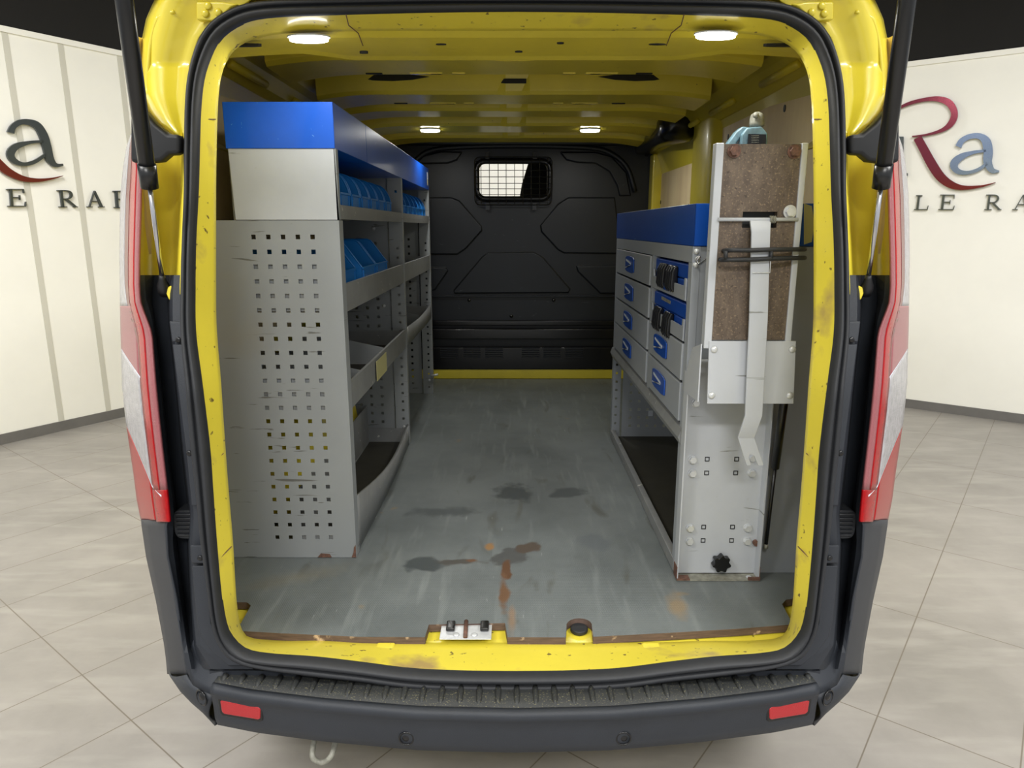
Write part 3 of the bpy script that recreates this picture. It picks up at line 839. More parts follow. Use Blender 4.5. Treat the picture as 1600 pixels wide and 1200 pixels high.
for sg in (-1, 1):
    pp = [gz(u, v, 1.926) for u, v in ((541,30),(545,46),(560,58),(567,72))]
    pp = [Vector((-sg*p.x, p.y, 1.934 if k < 3 else 1.927)) for k, p in enumerate(pp)]
    MB().tube(pp, .0012, 5).build('panel_seam', M_rust, van)
# roof bows: hat sections with flared ends
def bow(y0, y1, zb, holes=True, wx=.70, wave=.0):
    mb = MB(); rows = []
    n = 48
    for i in range(n+1):
        x = -wx+2*wx*i/n; e = max(0, (abs(x)-.46)/(wx-.46))
        dn = .022*e**2; wd = .02*e
        zc = zb-dn
        a, b_ = y0-wd+.0*e, y1+wd
        nt = .012 if abs(x) < .035 else 0
        rows.append([Vector((x, a-.03, 2.064-dn*.2)), Vector((x, a-.008, 2.060-dn*.3)), Vector((x, a+nt, zc+.012)), Vector((x, a+.01+nt, zc)), Vector((x, b_-.01, zc-.002)), Vector((x, b_, zc+.010)), Vector((x, b_+.012, 2.05-dn*.3)), Vector((x, b_+.04, 2.062-dn*.2))])
    o = mb.grid(rows).build('roof_bow', M_yeli, van, smooth=False, solid=.003)
    md = o.modifiers.new('bevel', 'BEVEL'); md.width = .004; md.segments = 2
    if holes:
        s = MB()
        for x, w_ in ((-.43, .05), (.40, .05), (-.24, .03), (.25, .03)):
            s.box(x-w_/2, x+w_/2, y1-.034, y1-.022, zb-.006, zb-.001)
        for sg in (-1, 1):
            s.prism([Vector((sg*x, y0-.0075, z)) for x, z in ((.30, 2.040), (.36, 2.030), (.43, 2.026), (.50, 2.028), (.57, 2.040), (.50, 2.046), (.42, 2.050), (.36, 2.047))], (0, -.003, 0))
        s.box(-.045, .045, y0-.004, y0+.004, zb+.035, zb+.05)
        s.split('bow_slot', M_blk, o)
        s = MB()
        for sg in (-1, 1):
            s.box(sg*.27-.05, sg*.27+.05, y1-.036, y1-.018, zb-.006, zb-.0005)
            s.box(sg*.17-.02, sg*.17+.02, y1-.036, y1-.018, zb-.006, zb-.0005)
        s.split('bow_swage', M_yel, o, bevel=.002)
    return o
bow(2.13, 2.33, 1.985); bow(2.66, 2.86, 1.985); bow(3.02, 3.18, 1.985, False)
bow(3.38, 3.60, 1.975, False); bow(3.90, 4.10, 1.985, False)
# stiffening channels along the roof between bows
s = MB()
for sg in (-1, 1):
    for y0, y1 in ((1.98, 2.10), (2.38, 2.62), (2.9, 3.0), (3.22, 3.34), (3.66, 3.86)):
        s.box(sg*.52-.03, sg*.52+.03, y0, y1, 2.045, 2.07)
s.split('roof_stiffener', M_yeli, van, bevel=.006)
# cable / dark gaps near side bows
# lamps
def dome_lamp(x, y, z, rx, ry, pw, label=None):
    ps = [Vector((x+rx*math.cos(t), y+ry*math.sin(t), z)) for t in [2*math.pi*k/28 for k in range(28)]]
    o = MB().prism(ps, (0, 0, -.010)).build('load_bay_lamp', M_lamp, van, bevel=.004, label=label)
    ps = [Vector((x+(rx+.004)*math.cos(t), y+(ry+.004)*math.sin(t), z+.001)) for t in [2*math.pi*k/28 for k in range(28)]]
    MB().prism(ps, (0, 0, -.003)).build('lamp_rim', M_gryl, o)
    l = bpy.data.lights.new('lamp_light', 'AREA'); l.shape = 'ELLIPSE'; l.size = rx*2; l.size_y = ry*2; l.energy = pw; l.color = (1, .99, .94)
    lo_ = bpy.data.objects.new('lamp_light', l); C.objects.link(lo_); lo_.location = (x, y, z-.014); 
for (u, v, Y) in ((483, 66, 1.78), (1118, 61, 1.78)):
    p = gz(u, v, 1.915); dome_lamp(p.x, p.y, 1.926, .043, .020, 1.2)
for (u, v, Y) in ((672, 198, 3.48), (922, 198, 3.48)):
    p = at(u, v, Y); dome_lamp(p.x, p.y, 1.97, .045, .035, 2.5)

# plywood linings with screw holes
def lining(side, y0, y1, z0, z1, holes, x=.835, slope=0, nm='plywood_lining', solid=.012):
    ys = sorted({y0, y1}|{h[0]-.009 for h in holes}|{h[0]+.009 for h in holes}); zs = sorted({z0, z1}|{h[1]-.011 for h in holes}|{h[1]+.011 for h in holes})
    s = MB(); P = [[Vector((side*x, y, z+(slope*(y-y0) if z == z1 else 0))) for z in zs] for y in ys]
    s.grid(P); o = s.build(nm, M_ply, van, solid=.010)
    if holes:
        h = MB()
        for hy, hz_ in holes:
            h.prism([Vector((side*(x-.007), hy+.009*math.cos(t), hz_+.011*math.sin(t))) for t in [2*math.pi*k/12 for k in range(12)]], (side*.004, 0, 0))
        h.split('lining_hole', M_blk, o)
lining(1, 1.62, 2.92, 1.15, 1.93, [(2.27, 1.875), (2.84, 1.86), (2.65, 1.86)])
lining(-1, 1.62, 4.2, 1.15, 1.93, [])
lining(1, 3.48, 4.22, 1.2, 1.90, [(3.72, 1.865), (4.0, 1.865), (4.13, 1.865), (3.50, 1.62), (4.16, 1.66)], x=.858)
# B pillar on the right and door frame
rows = [[Vector((x, y, z)) for x, y in ((.862, 2.90), (.80, 2.94), (.785, 2.99), (.785, 3.20), (.80, 3.25), (.862, 3.30))] for z in (.6, 1.2, 1.85, 1.95)]
MB().grid(rows).build('centre_pillar', M_yeli, van, smooth=True)
s = MB(); s.box(.80, .862, 4.17, 4.27, 1.2, 1.93); s.build('door_post', M_yel, van, bevel=.01)
MB().tube(resample([atx(1006, 325, .78), atx(1003, 262, .78), atx(1012, 238, .78), atx(1032, 228, .78), atx(1058, 208, .78)], 30), .012, 8).build('side_door_seal', M_rub, van, smooth=True)
rows = []
for y, r in ((3.22, .3), (3.235, .85), (3.30, 1), (3.5, .85), (3.8, .62), (4.26, .5)):
    cx, cz = .73+.02*(y-3.2), 1.955
    rows.append([Vector((cx+.085*r*math.copysign(abs(math.cos(t))**.6, math.cos(t)), y, cz+.02*(1-r)+.065*r*math.copysign(abs(math.sin(t))**.6, math.sin(t)))) for t in [2*math.pi*k/20 for k in range(20)]])
s = MB().grid(rows, True); s.f.append(tuple(range(20))); s.build('runner_cover', M_blkg, van, smooth=True)
MB().box(.70, .86, 3.95, 4.25, 1.05, 1.24).build('door_step_cover', M_blk, van, bevel=.01)

# --- floor board with notches
zt = .60
pts = [(374,978),(377,986),(440,989.5),(560,995),(664,995.5),(670,976),(789,973.5),(793,995.5)]
A = [gz(u, v, zt) for u, v in pts]
hole = [gz(884, 996, zt)]+[gz(905+20*math.cos(t), 977-11*math.sin(t), zt) for t in [math.pi*(1.05-k/10*1.1) for k in range(11)]]+[gz(927, 995, zt)]
B = [gz(u, v, zt) for u, v in [(1060,988),(1160,982),(1234,976),(1237,972),(1222,944),(1228,937)]]
# behind the pillars the board widens to the side walls
back = [Vector((.70, B[-1].y+.003, zt)), Vector((.86, 1.66, zt)), Vector((.86, 4.27, zt)), Vector((-.86, 4.27, zt)), Vector((-.86, 1.66, zt)), Vector((-.70, gz(380, 941, zt).y, zt)), gz(386, 941, zt), gz(392, 946, zt)]
poly = A+hole+B+back
fb = MB().prism(poly, (0, 0, -.019))
me_o = fb.build('floor_board', M_board, van, label='grey anti-slip plywood load floor with oil and rust stains')
me_o.data.materials.append(M_wood)
for p in me_o.data.polygons:
    if abs(p.normal.z) < .5: p.material_index = 1
# latch in the notch
c = gz(727, 1000, .575)
s = MB(); s.box(c.x-.058, c.x+.062, c.y-.028, c.y+.045, .593, .596); la = s.build('latch_plate', M_bolt, van, bevel=.003)
s = MB()
for sx in (-.045, .035): s.box(c.x+sx, c.x+sx+.02, c.y+.0, c.y+.035, .596, .606)
s.split('latch_jaw', M_blkg, la, bevel=.003)
MB().tube([(c.x+.002, c.y-.026, .599), (c.x, c.y+.04, .600)], .005, 8).build('latch_bar', M_rust, la, smooth=True)
s = MB()
for sx in (-.02, .022): s.dome((c.x+sx, c.y-.012, .596), (0, 0, 1), .008, .004)
s.split('latch_bolt', M_bolt, la, smooth=True)
c = gz(905, 980, .59)
MB().cyl((c.x, c.y, .579), (c.x, c.y, .590), .021, seg=28).build('drain_plug', M_rub, van, bevel=.003)
# sill pressings
s = MB()
for u in (428, 508, 600, 1108, 1020):
    c = gz(u, 1012, .592); s.box(c.x-.022, c.x+.022, c.y-.022, c.y+.03, .575, .588)
s.split('sill_pressing', M_yeld, van, bevel=.006)

# --- bulkhead
YB = 4.28
def bp(u, v, Y=YB): return at(u, v, Y)
wx0, wx1, wz0, wz1 = bp(745, 280).x, bp(859, 280).x, bp(800, 311).z, bp(800, 252).z
s = MB()
for (x0, x1, z0, z1) in ((-.88, wx0, .58, 2.07), (wx1, .88, .58, 2.07), (wx0, wx1, .58, wz0), (wx0, wx1, wz1, 2.07)):
    s.box(x0, x1, YB, YB+.02, z0, z1)
bk = s.build('bulkhead', M_bulk, van, label='black moulded plastic bulkhead with a meshed window')
def raised(pts, d=.016):
    P = [bp(u, v) for u, v in pts]
    o = MB().prism([p+Vector((0, -d, 0)) for p in P], (0, d, 0)).build('pressed_panel', M_bulk, bk, bevel=.007, seg=3)
    s = MB().tube([p+Vector((0, -.001, 0)) for p in P], .0045, 6, closed=True); s.build('panel_groove', M_blk, bk)
raised([(960,309),(888,309),(872,319),(844.5,352),(846,362),(872,390),(881,395),(970,396)])
raised([(650,309),(705,309),(718,314),(752,353),(753,360),(728,388),(715,397),(650,397)])
raised([(762,395),(834,394),(848,402),(891,452),(888,457),(710,458),(709,454),(753,402)])
raised([(900,415),(980,415),(980,458),(938,458),(903,424)])
raised([(655,417),(697,418),(700,423),(680,452),(655,458)])
raised([(875,238),(885,250),(903,254),(930,255),(952,268),(964,290),(968,306),(985,306),(978,270),(955,245),(930,238)])
raised([(650,256),(700,255),(714,250),(722,238),(690,237),(662,244)])
# header trim over the bulkhead
s = MB(); a = [bp(u, v, YB-.02) for u, v in [(640,300),(645,262),(662,240),(700,231),(804,228),(920,231),(955,240),(980,262),(992,300)]]
s.tube(resample(a, 50), .014, 8).build('bulkhead_rim', M_bulk, bk, smooth=True)
MB().box(-.62, .66, YB-.05, YB, bp(800, 228).z, bp(800, 219).z).build('bulkhead_header', M_bulk, bk, bevel=.01)
zl = bp(800, 462).z
MB().box(-.8, .8, YB-.02, YB, zl-.006, zl+.003).build('bulkhead_ledge', M_bulk, bk, bevel=.002)
MB().box(-.8, .8, YB-.035, YB, bp(800, 505).z-.01, bp(800, 500).z).build('bulkhead_ledge', M_blkg, bk, bevel=.004)
MB().box(-.8, .8, YB-.05, YB, .66, bp(800, 541).z).build('lower_box', M_blkg, bk, bevel=.006)
MB().box(-.8, .8, YB-.06, YB, bp(800, 528).z, bp(800, 512).z).build('lower_box', M_blkg, bk, bevel=.006)
s = MB()
for u0, u1 in ((688, 716), (724, 751), (758, 786), (815, 843), (849, 876), (883, 911)):
    for k in range(5):
        v = 543.5+k*3.4; p = at(u0, v, YB-.05); q = at(u1, v, YB-.05)
        s.prism([p, q, q+Vector((0, -.007, -.006)), p+Vector((0, -.007, -.006))], (0, 0, .0015))
s.build('louvres', M_bulk, bk)
b = MB()
for u, v in ((733, 469), (865, 469), (799, 494), (762, 243), (835, 243), (763, 321), (835, 321)):
    b.dome(bp(u, v, YB-.002), (0, -1, 0), .011, .006)
b.split('bulkhead_screw', M_blkg, bk, smooth=True)
MB().box(-.8, .8, YB-.045, YB-.005, .60, .665).build('floor_cross_rail', M_yeli, van, bevel=.006)
def rrect(x0, x1, z0, z1, r, y, n=6):
    out = []
    for cx, cz, a0 in ((x1-r, z1-r, 0), (x0+r, z1-r, 90), (x0+r, z0+r, 180), (x1-r, z0+r, 270)):
        for k in range(n+1):
            a = math.radians(a0+90*k/n); out.append(Vector((cx+r*math.cos(a), y, cz+r*math.sin(a))))
    return out
fr = MB().tube(rrect(wx0, wx1, wz0, wz1, .05, YB-.01), .017, 10, closed=True); wf = fr.build('window_frame', M_blkg, bk, smooth=True)
s = MB()
for i, (cx, cz) in enumerate(((wx0, wz0), (wx1, wz0), (wx0, wz1), (wx1, wz1))):
    sx = 1 if cx == wx0 else -1; sz = 1 if cz == wz0 else -1
    ps = [Vector((cx, YB, cz))]+[Vector((cx+sx*.05*(1-math.sin(a)), YB, cz+sz*.05*(1-math.cos(a)))) for a in [math.pi/2*k/6 for k in range(7)]]
    s.prism(ps, (0, .02, 0))
s.build('window_corner', M_bulk, bk)
s = MB()
for u in (752, 765, 778.5, 791, 804, 817, 830, 843, 855): 
    x = bp(u, 280).x; s.tube([(x, YB-.035, wz0-.03), (x, YB-.035, wz1+.015)], .0022, 6)
for v in (253, 267, 277, 287, 295.5, 304.5, 313):
    z = bp(800, v).z; s.tube([(wx0-.005, YB-.037, z), (wx1+.005, YB-.037, z)], .0022, 6)
s.tube(rrect(wx0-.01, wx1+.01, wz0-.035, wz1+.02, .03, YB-.036), .0035, 6, closed=True)
for u in (762, 835):
    x = bp(u, 280).x; s.box(x-.012, x+.012, YB-.036, YB, wz1+.01, wz1+.05); s.box(x-.012, x+.012, YB-.036, YB, wz0-.065, wz0-.025)
s.build('window_mesh', M_blkg, bk)
# cab: seat headrest and shell edges seen through the window
hr = [Vector((x, 4.85, z)) for x, z in ((.02,1.40),(.03,1.62),(.06,1.80),(.10,1.93),(.16,1.985),(.24,1.99),(.30,1.95),(.34,1.85),(.40,1.6),(.42,1.4))]
MB().prism(hr, (0, .12, 0)).build('driver_seat', M_fabric, van, bevel=.03, seg=4)
MB().prism(rrect(-.55, -.15, 1.1, 1.62, .08, 4.9), (0, .12, 0)).build('passenger_seat', M_fabric, van, bevel=.03, seg=4)
MB().box(-.75, .75, 4.3, 5.15, 2.04, 2.06).build('cab_headlining', M_gry, van)
MB().box(-.85, .85, 5.9, 6.4, .9, 1.25).build('dashboard', M_blk, van, bevel=.03)
for sg in (-1, 1):
    MB().tube([(sg*.70, 5.1, 2.05), (sg*.85, 5.9, 1.3)], .04, 8).build('windscreen_pillar', M_blk, van)
MB().box(-.88, .88, 5.3, 6.6, .4, 1.15).build('van_nose', M_yel, van, bevel=.12, seg=4)
# wheels
for x in (-.80, .80):
    for y in (2.5, 5.55):
        rows = []
        pr_ = [(.20, -.10), (.30, -.11), (.33, -.09), (.335, 0), (.33, .09), (.30, .11), (.20, .10)]
        rows = [[Vector((x+w_, y+r*math.cos(t), .335+r*math.sin(t))) for t in [2*math.pi*k/32 for k in range(32)]] for r, w_ in pr_]
        wh = MB().grid(rows, True).build('wheel', M_tyre, van, smooth=True)
        MB().cyl((x-.06, y, .335), (x+.06, y, .335), .20, seg=28).build('wheel_rim', M_rim, wh)

# ================================================================ LEFT SHELVING UNIT
def perf_y(x0, x1, z0, z1, Y, holes, name, m, par, h=.0058, th=.0015):
    """sheet in the plane y=Y with square punched holes"""
    xs_ = sorted({round(a, 5) for a in [x0, x1]+[q for hx, _ in holes for q in (hx-h, hx+h)]})
    zs_ = sorted({round(a, 5) for a in [z0, z1]+[q for _, hz_ in holes for q in (hz_-h, hz_+h)]})
    hs = {(round(a-h, 5), round(b-h, 5)) for a, b in holes}
    s = MB(); n = len(zs_)
    s.v = [(x, Y, z) for x in xs_ for z in zs_]
    for i in range(len(xs_)-1):
        for j in range(n-1):
            if (xs_[i], zs_[j]) in hs: continue
            s.f.append((i*n+j, (i+1)*n+j, (i+1)*n+j+1, i*n+j+1))
    return s.build(name, m, par, solid=th*2)
XS = -.451; Y0, YM, Y1 = 1.835, 2.90, 3.86
rack = thing('shelving_rack', 'tall grey perforated metal shelving rack with blue top trays along the left side', 'shelf', ((XS-.8)/2, (Y0+Y1)/2, .60))
cols = [-.669-.002+.0380*i for i in range(5)]; rws = [1.4955-.03785*k for k in range(23)]
perf_y(-.80, XS, .601, 1.537, Y0, [(x, z) for x in cols for z in rws], 'end_panel', M_gry, rack)
MB().box(XS-.002, XS+.002, Y0-.002, Y0+.04, .601, 1.537).build('end_post', M_gry, rack)
MB().prism([Vector((x, Y0-.001, z)) for x, z in ((-.713, 1.5385), (XS+.003, 1.5385), (XS-.001, 1.712), (-.717, 1.712))], (0, .003, 0)).build('upper_end_panel', M_gryl, rack)
MB().box(XS-.002, XS+.003, Y0-.001, Y0+.02, 1.5385, 1.712).build('upper_end_post', M_gry, rack)
MB().box(-.717, XS, Y0, Y0+.01, 1.700, 1.712).build('upper_end_fold', M_galv, rack)
# top trays
def tray(ya, yb):
    s = MB(); x0, x1, z0, z1 = -.722, XS+.002, 1.712, 1.822; t = .002
    s.box(x0, x1, ya, ya+t, z0, z1); s.box(x0, x1, yb-t, yb, z0, z1); s.box(x1-t, x1, ya, yb, z0, z1); s.box(x0, x0+t, ya, yb, z0, z1); s.box(x0, x1, ya, yb, z0, z0+t)
    o = s.build('top_tray', M_blue, rack, bevel=.0012)
    MB().box(x0+.004, x1-.004, ya+.004, yb-.004, z0+.003, z0+.006).build('tray_bounce_blocker', M_tray, o)  # unseen dark sheet, added to cut blue bounce onto the roof
    return o
tray(Y0-.003, 2.228); tt = tray(2.231, Y1)
s = MB(); s.box(XS+.002, XS+.003, Y1-.07, Y1-.03, 1.765, 1.80); s.build('white_label', M_white, tt)
s = MB(); s.box(XS+.002, XS+.003, Y1-.07, Y1-.03, 1.735, 1.763); s.build('yellow_label', M_yelp, tt)
# uprights
def postx(Y, name, z1=1.712, w_=.055, hz0=.64):
    holes = [(XS-.022, hz0+.0379*2*k*.5) for k in range(int((1.50-hz0)/.0379))]+[(XS-.022, 1.66)]
    perf_y(XS-w_, XS, .601, z1, Y, holes, name, M_gry, rack, h=.005)
    MB().box(XS-.003, XS+.001, Y, Y+.03, .601, z1).build('upright_edge', M_gry, rack)
postx(YM, 'upright'); postx(Y1-.02, 'upright')
rc = [(-.70+.045*i, .66+.0379*k) for i in range(4) for k in range(22)]
perf_y(-.80, XS-.062, .601, 1.56, YM+.015, rc, 'middle_panel', M_gry, rack, h=.006)
perf_y(-.80, XS-.062, .601, 1.56, Y1-.01, rc, 'far_panel', M_gry, rack, h=.006)
MB().box(-.72, XS-.05, YM+.015, YM+.018, 1.56, 1.712).build('middle_upper_panel', M_gry, rack)
MB().box(-.72, XS-.05, Y1-.01, Y1-.007, 1.56, 1.712).build('far_upper_panel', M_gry, rack)
MB().box(-.722, -.718, Y0+.01, Y1-.02, 1.50, 1.712).build('upper_back', M_gry, rack)
def shelf(ya, yb, zb, zt_, warp=0, nm='shelf', xback=-.80, label=None, rear=0):
    s = MB(); n = 14; lip = []; 
    for k in range(n+1):
        t = k/n; y = ya+(yb-ya)*t
        bul = warp*math.sin(math.pi*t)**1.3
        lip.append([Vector((XS-.002+bul*.3, y, zb)), Vector((XS-.001+bul, y, zb+(zt_-zb)*.5)), Vector((XS-.0005+bul*.6, y, zt_-(warp*1.6*math.sin(math.pi*t)+rear*t))), Vector((XS-.008+bul*.6, y, zt_-(warp*1.6*math.sin(math.pi*t)+rear*t)))])
    s.grid(lip)
    o = s.build(nm+'_lip', M_galv, rack, smooth=(warp > 0), solid=.0016)
    s = MB(); s.box(xback, XS-.003, ya+.003, yb-.003, zb+.006, zb+.009)
    fz = min(zt_-.003, zb+.07)
    s.box(xback, XS-.01, ya+.002, ya+.004, zb+.006, fz); s.box(xback, XS-.01, yb-.004, yb-.002, zb+.006, fz)
    s.box(xback, xback+.003, ya+.003, yb-.003, zb+.006, zt_)
    s.build(nm, M_galv, rack, label=label)
for (ya, yb) in ((Y0+.004, YM-.002), (YM+.03, Y1-.024)):
    shelf(ya, yb, 1.540, 1.576, xback=-.715)
    shelf(ya, yb, 1.297, 1.371)
    shelf(ya, yb, 1.027, 1.103, warp=.006 if ya > 2.5 else .0)
shelf(Y0+.004, YM-.002, .604, .775, warp=.022, rear=.085, xback=-.63)
for z0_, z1_ in ((1.306, 1.425), (1.04, 1.135)):
    MB().box(-.79, XS-.012, Y0+.007, Y0+.009, z0_, z1_).build('shelf_end', M_gry, rack)
MB().prism([Vector((-.865, 2.46+.40*math.cos(a), .60+.40*math.sin(a))) for a in [math.pi*k/16 for k in range(17)]], (.215, 0, 0)).build('wheel_arch', M_yel, van, bevel=.02)
for q in ([(XS-.012,.602),(XS+.001,.602),(XS+.001,.640),(XS-.004,.632),(XS-.006,.617)], [(-.56,.602),(-.52,.602),(-.525,.612),(-.55,.614)]):
    MB().prism([Vector((x, Y0-.0025, z)) for x, z in q], (0, -.001, 0)).build('rust_patch', M_rust, rack)
# liners and dividers
for ya, yb, z in ((Y0+.02, YM-.02, 1.037), (YM+.04, Y1-.04, 1.037), (YM+.04, Y1-.04, 1.307)):
    MB().box(-.79, XS-.012, ya, yb, z, z+.003).build('shelf_liner', M_tray, rack)
def divider(y, z, hb=.07, hf=.06):
    MB().prism([Vector((x, y, zz)) for x, zz in ((XS-.012, z), (XS-.012, z+hf), (-.79, z+hb+.06), (-.79, z))], (0, .0015, 0)).build('shelf_divider', M_gry, rack)
for y in (2.06, 2.46): divider(y, 1.04)
divider(3.4, 1.04); divider(3.42, 1.31); divider(3.1, 1.31)
s = MB()
for z in (1.355, 1.34, 1.085, .68):
    for y in (YM-.003, Y1-.023): s.dome((XS-.02, y, z), (0, -1, 0), .007, .004)
for x, z in ((-.53, .655), (-.57, 1.515), (-.54, 1.20), (-.57, .93)): s.dome((x, YM+.012, z), (0, -1, 0), .008, .005)
s.tube([(XS-.01, Y1-.03, .705), (XS+.03, Y1-.035, .715)], .006, 8)
s.split('rack_bolt', M_bolt, rack, smooth=True)
s = MB(); s.box(XS-.07, XS-.001, Y0-.004, Y0-.002, .601, .625); s.build('rust_patch', M_rust, rack) if False else None
MB().box(-.62, XS-.012, Y0+.02, YM-.02, .614, .617).build('shelf_liner', M_tray, rack)
MB().prism([Vector((XS+.0052, y, z)) for y, z in ((2.22, 1.03), (2.40, 1.03), (2.40, 1.095), (2.22, 1.095))], (.0012, 0, 0)).build('tape_patch', M_yelp, rack)

# ================================================================ STORAGE BINS
def make_bin(name, w_, d, h, m, lipf, label, group, loc, curve):
    r = thing(name, label, 'storage bin', loc, group)
    t = .0025
    prof = [(0, 0), (0, lipf)]+[(-d*q, lipf+(h-lipf)*f) for q, f in curve]+[(-d, h), (-d, 0)]
    s = MB()
    for y in (0, w_-t): s.prism([Vector((x, y, z)) for x, z in prof], (0, t, 0))
    s.box(-d, 0, 0, w_, 0, t); s.box(-d, -d+t, 0, w_, 0, h)
    s.build('bin_body', m, r, local=True)
    s = MB(); s.box(-t, .001, 0, w_, 0, lipf); s.box(0, .004, .012, w_-.012, lipf*.15, lipf*.25); s.box(-.002, .005, 0, w_, lipf-.005, lipf)
    s.box(0, .004, .01, .014, lipf*.15, lipf*.9); s.box(0, .004, w_-.014, w_-.01, lipf*.15, lipf*.9)
    s.build('label_slot', m, r, local=True)
    for y in (t/2, w_-t/2):
        pts = [Vector((x, y, z)) for x, z in prof[1:-1]]
        MB().tube(pts, .0026, 6).build('bin_rim', m, r, local=True)
    return r
CV = [(.02, .25), (.06, .52), (.11, .74), (.18, .9), (.26, .98), (.34, 1.0)]
CV2 = [(.05, .22), (.11, .5), (.17, .78), (.21, .94), (.26, 1.0)]
def copytree(src, loc, label, group=None):
    n = src.copy(); C.objects.link(n); n.location = loc; n['label'] = label; LOC[n] = Vector(loc)
    if group: n['group'] = group
    for ch in src.children:
        c2 = ch.copy(); C.objects.link(c2); c2.parent = n; c2.matrix_parent_inverse = ch.matrix_parent_inverse.copy()
    return n
ordn = ['nearest', 'second nearest', 'third nearest', 'fourth nearest', 'fifth nearest', 'farthest']
small = make_bin('storage_bin', .120, .20, .122, M_bin, .058, 'small blue curved-side storage bin in the near top compartment, nearest of six', 'small blue bins on the top shelf', (XS-.012, 1.905, 1.553), CV)
for i in range(1, 6):
    copytree(small, (XS-.012, 1.905+.137*i, 1.553), 'small blue curved-side storage bin in the near top compartment, %s of six' % ordn[i], 'small blue bins on the top shelf')
for i in range(6):
    copytree(small, (XS-.012, 2.955+.137*i, 1.553), 'small blue curved-side storage bin in the far top compartment, %s of six' % ordn[i], 'small blue bins on the top shelf')
big = make_bin('storage_bin', .205, .26, .165, M_bin, .088, 'large blue sloping storage bin on the second shelf, nearest of three', 'large blue bins on the second shelf', (XS-.03, 1.93, 1.3125), CV2)
copytree(big, (XS-.012, 2.15, 1.3125), 'large blue sloping storage bin on the second shelf, middle of three')
copytree(big, (XS-.012, 2.37, 1.3125), 'large blue sloping storage bin on the second shelf, farthest of three')

# ================================================================ RIGHT DRAWER CABINET
XC = .438; XB = .815; CY0, CY1 = 1.742, 3.0
cab = thing('drawer_cabinet', 'grey metal drawer cabinet with a blue top tray along the right side', 'cabinet', ((XC+XB)/2, (CY0+CY1)/2, .60))
MB().box(XC+.002, XB, CY0+.0015, CY0+.0045, .601, 1.473).build('end_panel', M_gryc, cab)
s = MB(); t = .003
x0, x1, z0, z1 = XC, XB, 1.474, 1.576; ya, yb = CY0-.002, CY1+.03
s.box(x0, x1, ya, ya+t, z0, z1); s.box(x0, x1, yb-t, yb, z0, z1); s.box(x0, x0+t, ya, yb, z0, z1); s.box(x1-t, x1, ya, yb, z0, z1); s.box(x0, x1, ya, yb, z0, z0+t)
tr = s.build('top_tray', M_blued, cab, bevel=.0012)
MB().box(x0+.004, x1-.004, ya+.004, yb-.004, z0+.003, z0+.006).build('tray_bounce_blocker', M_tray, tr)  # added dark sheet, out of view, keeps blue bounce off the roof
q = [at(u, v, CY0-.002) for u, v in ((1256,318),(1268,322),(1272,350),(1268,378),(1256,382))]
MB().prism(q, (0, -.002, 0)).build('tray_label', M_yelp, tr)
Zr = [1.434, 1.333, 1.229, 1.125, 1.015]
s = MB()
s.box(XC, XC+.02, CY0, CY1+.02, 1.434, 1.474)      # top rail
s.box(XC, XC+.02, CY0, CY0+.036, 1.0, 1.434)
s.split('front_frame', M_gryc, cab, bevel=.001)
MB().box(XC, XC+.02, 2.222, 2.245, .985, 1.434).build('centre_post', M_gryc, cab, bevel=.001)
MB().box(XC, XC+.02, 2.985, CY1+.02, .985, 1.434).build('far_post', M_gryc, cab, bevel=.001)
MB().prism([Vector((x, CY0, z)) for x, z in ((XC-.004, .965), (XC-.012, .985), (XC-.004, 1.008), (XC+.02, 1.010), (XC+.02, .965))], (0, CY1+.02-CY0, 0)).build('drawer_rail', M_galv, cab)
MB().box(XC+.02, XB, CY0+.003, CY1, .985, .990).build('drawer_floor', M_gryc, cab)
MB().box(XB-.003, XB, CY0, CY1, .601, 1.474).build('back_panel', M_gryc, cab)
MB().box(XC+.03, XB, 2.228, 2.236, .99, 1.47).build('centre_partition', M_gryc, cab)
MB().box(XC+.02, XB, CY1, CY1+.003, .98, 1.474).build('far_side', M_gryc, cab)
def handle(y, z, par, sc=1):
    # recessed blue pull with a light arrow bar
    pts = [(-.034, -.026), (-.034, .020), (-.026, .026), (.0, .029), (.026, .026), (.034, .020), (.034, -.026), (.02, -.031), (-.02, -.031)]
    P = [Vector((XC-.006, y+a*2.7*sc, z+b_*sc)) for a, b_ in pts]
    h = MB().prism(P, (-.004, 0, 0)).build('handle', M_blued, par, bevel=.0015)
    s = MB()
    s.prism([Vector((XC-.0115, y+a*2.7*sc, z+b_*sc)) for a, b_ in ((.022, .016), (-.018, .006), (-.018, -.001), (.022, .009))], (-.001, 0, 0))
    s.prism([Vector((XC-.0115, y+a*2.7*sc, z+b_*sc)) for a, b_ in ((-.018, -.003), (-.006, -.003), (.028, -.020), (.028, -.015))], (-.001, 0, 0))
    s.build('handle_mark', M_white, par)
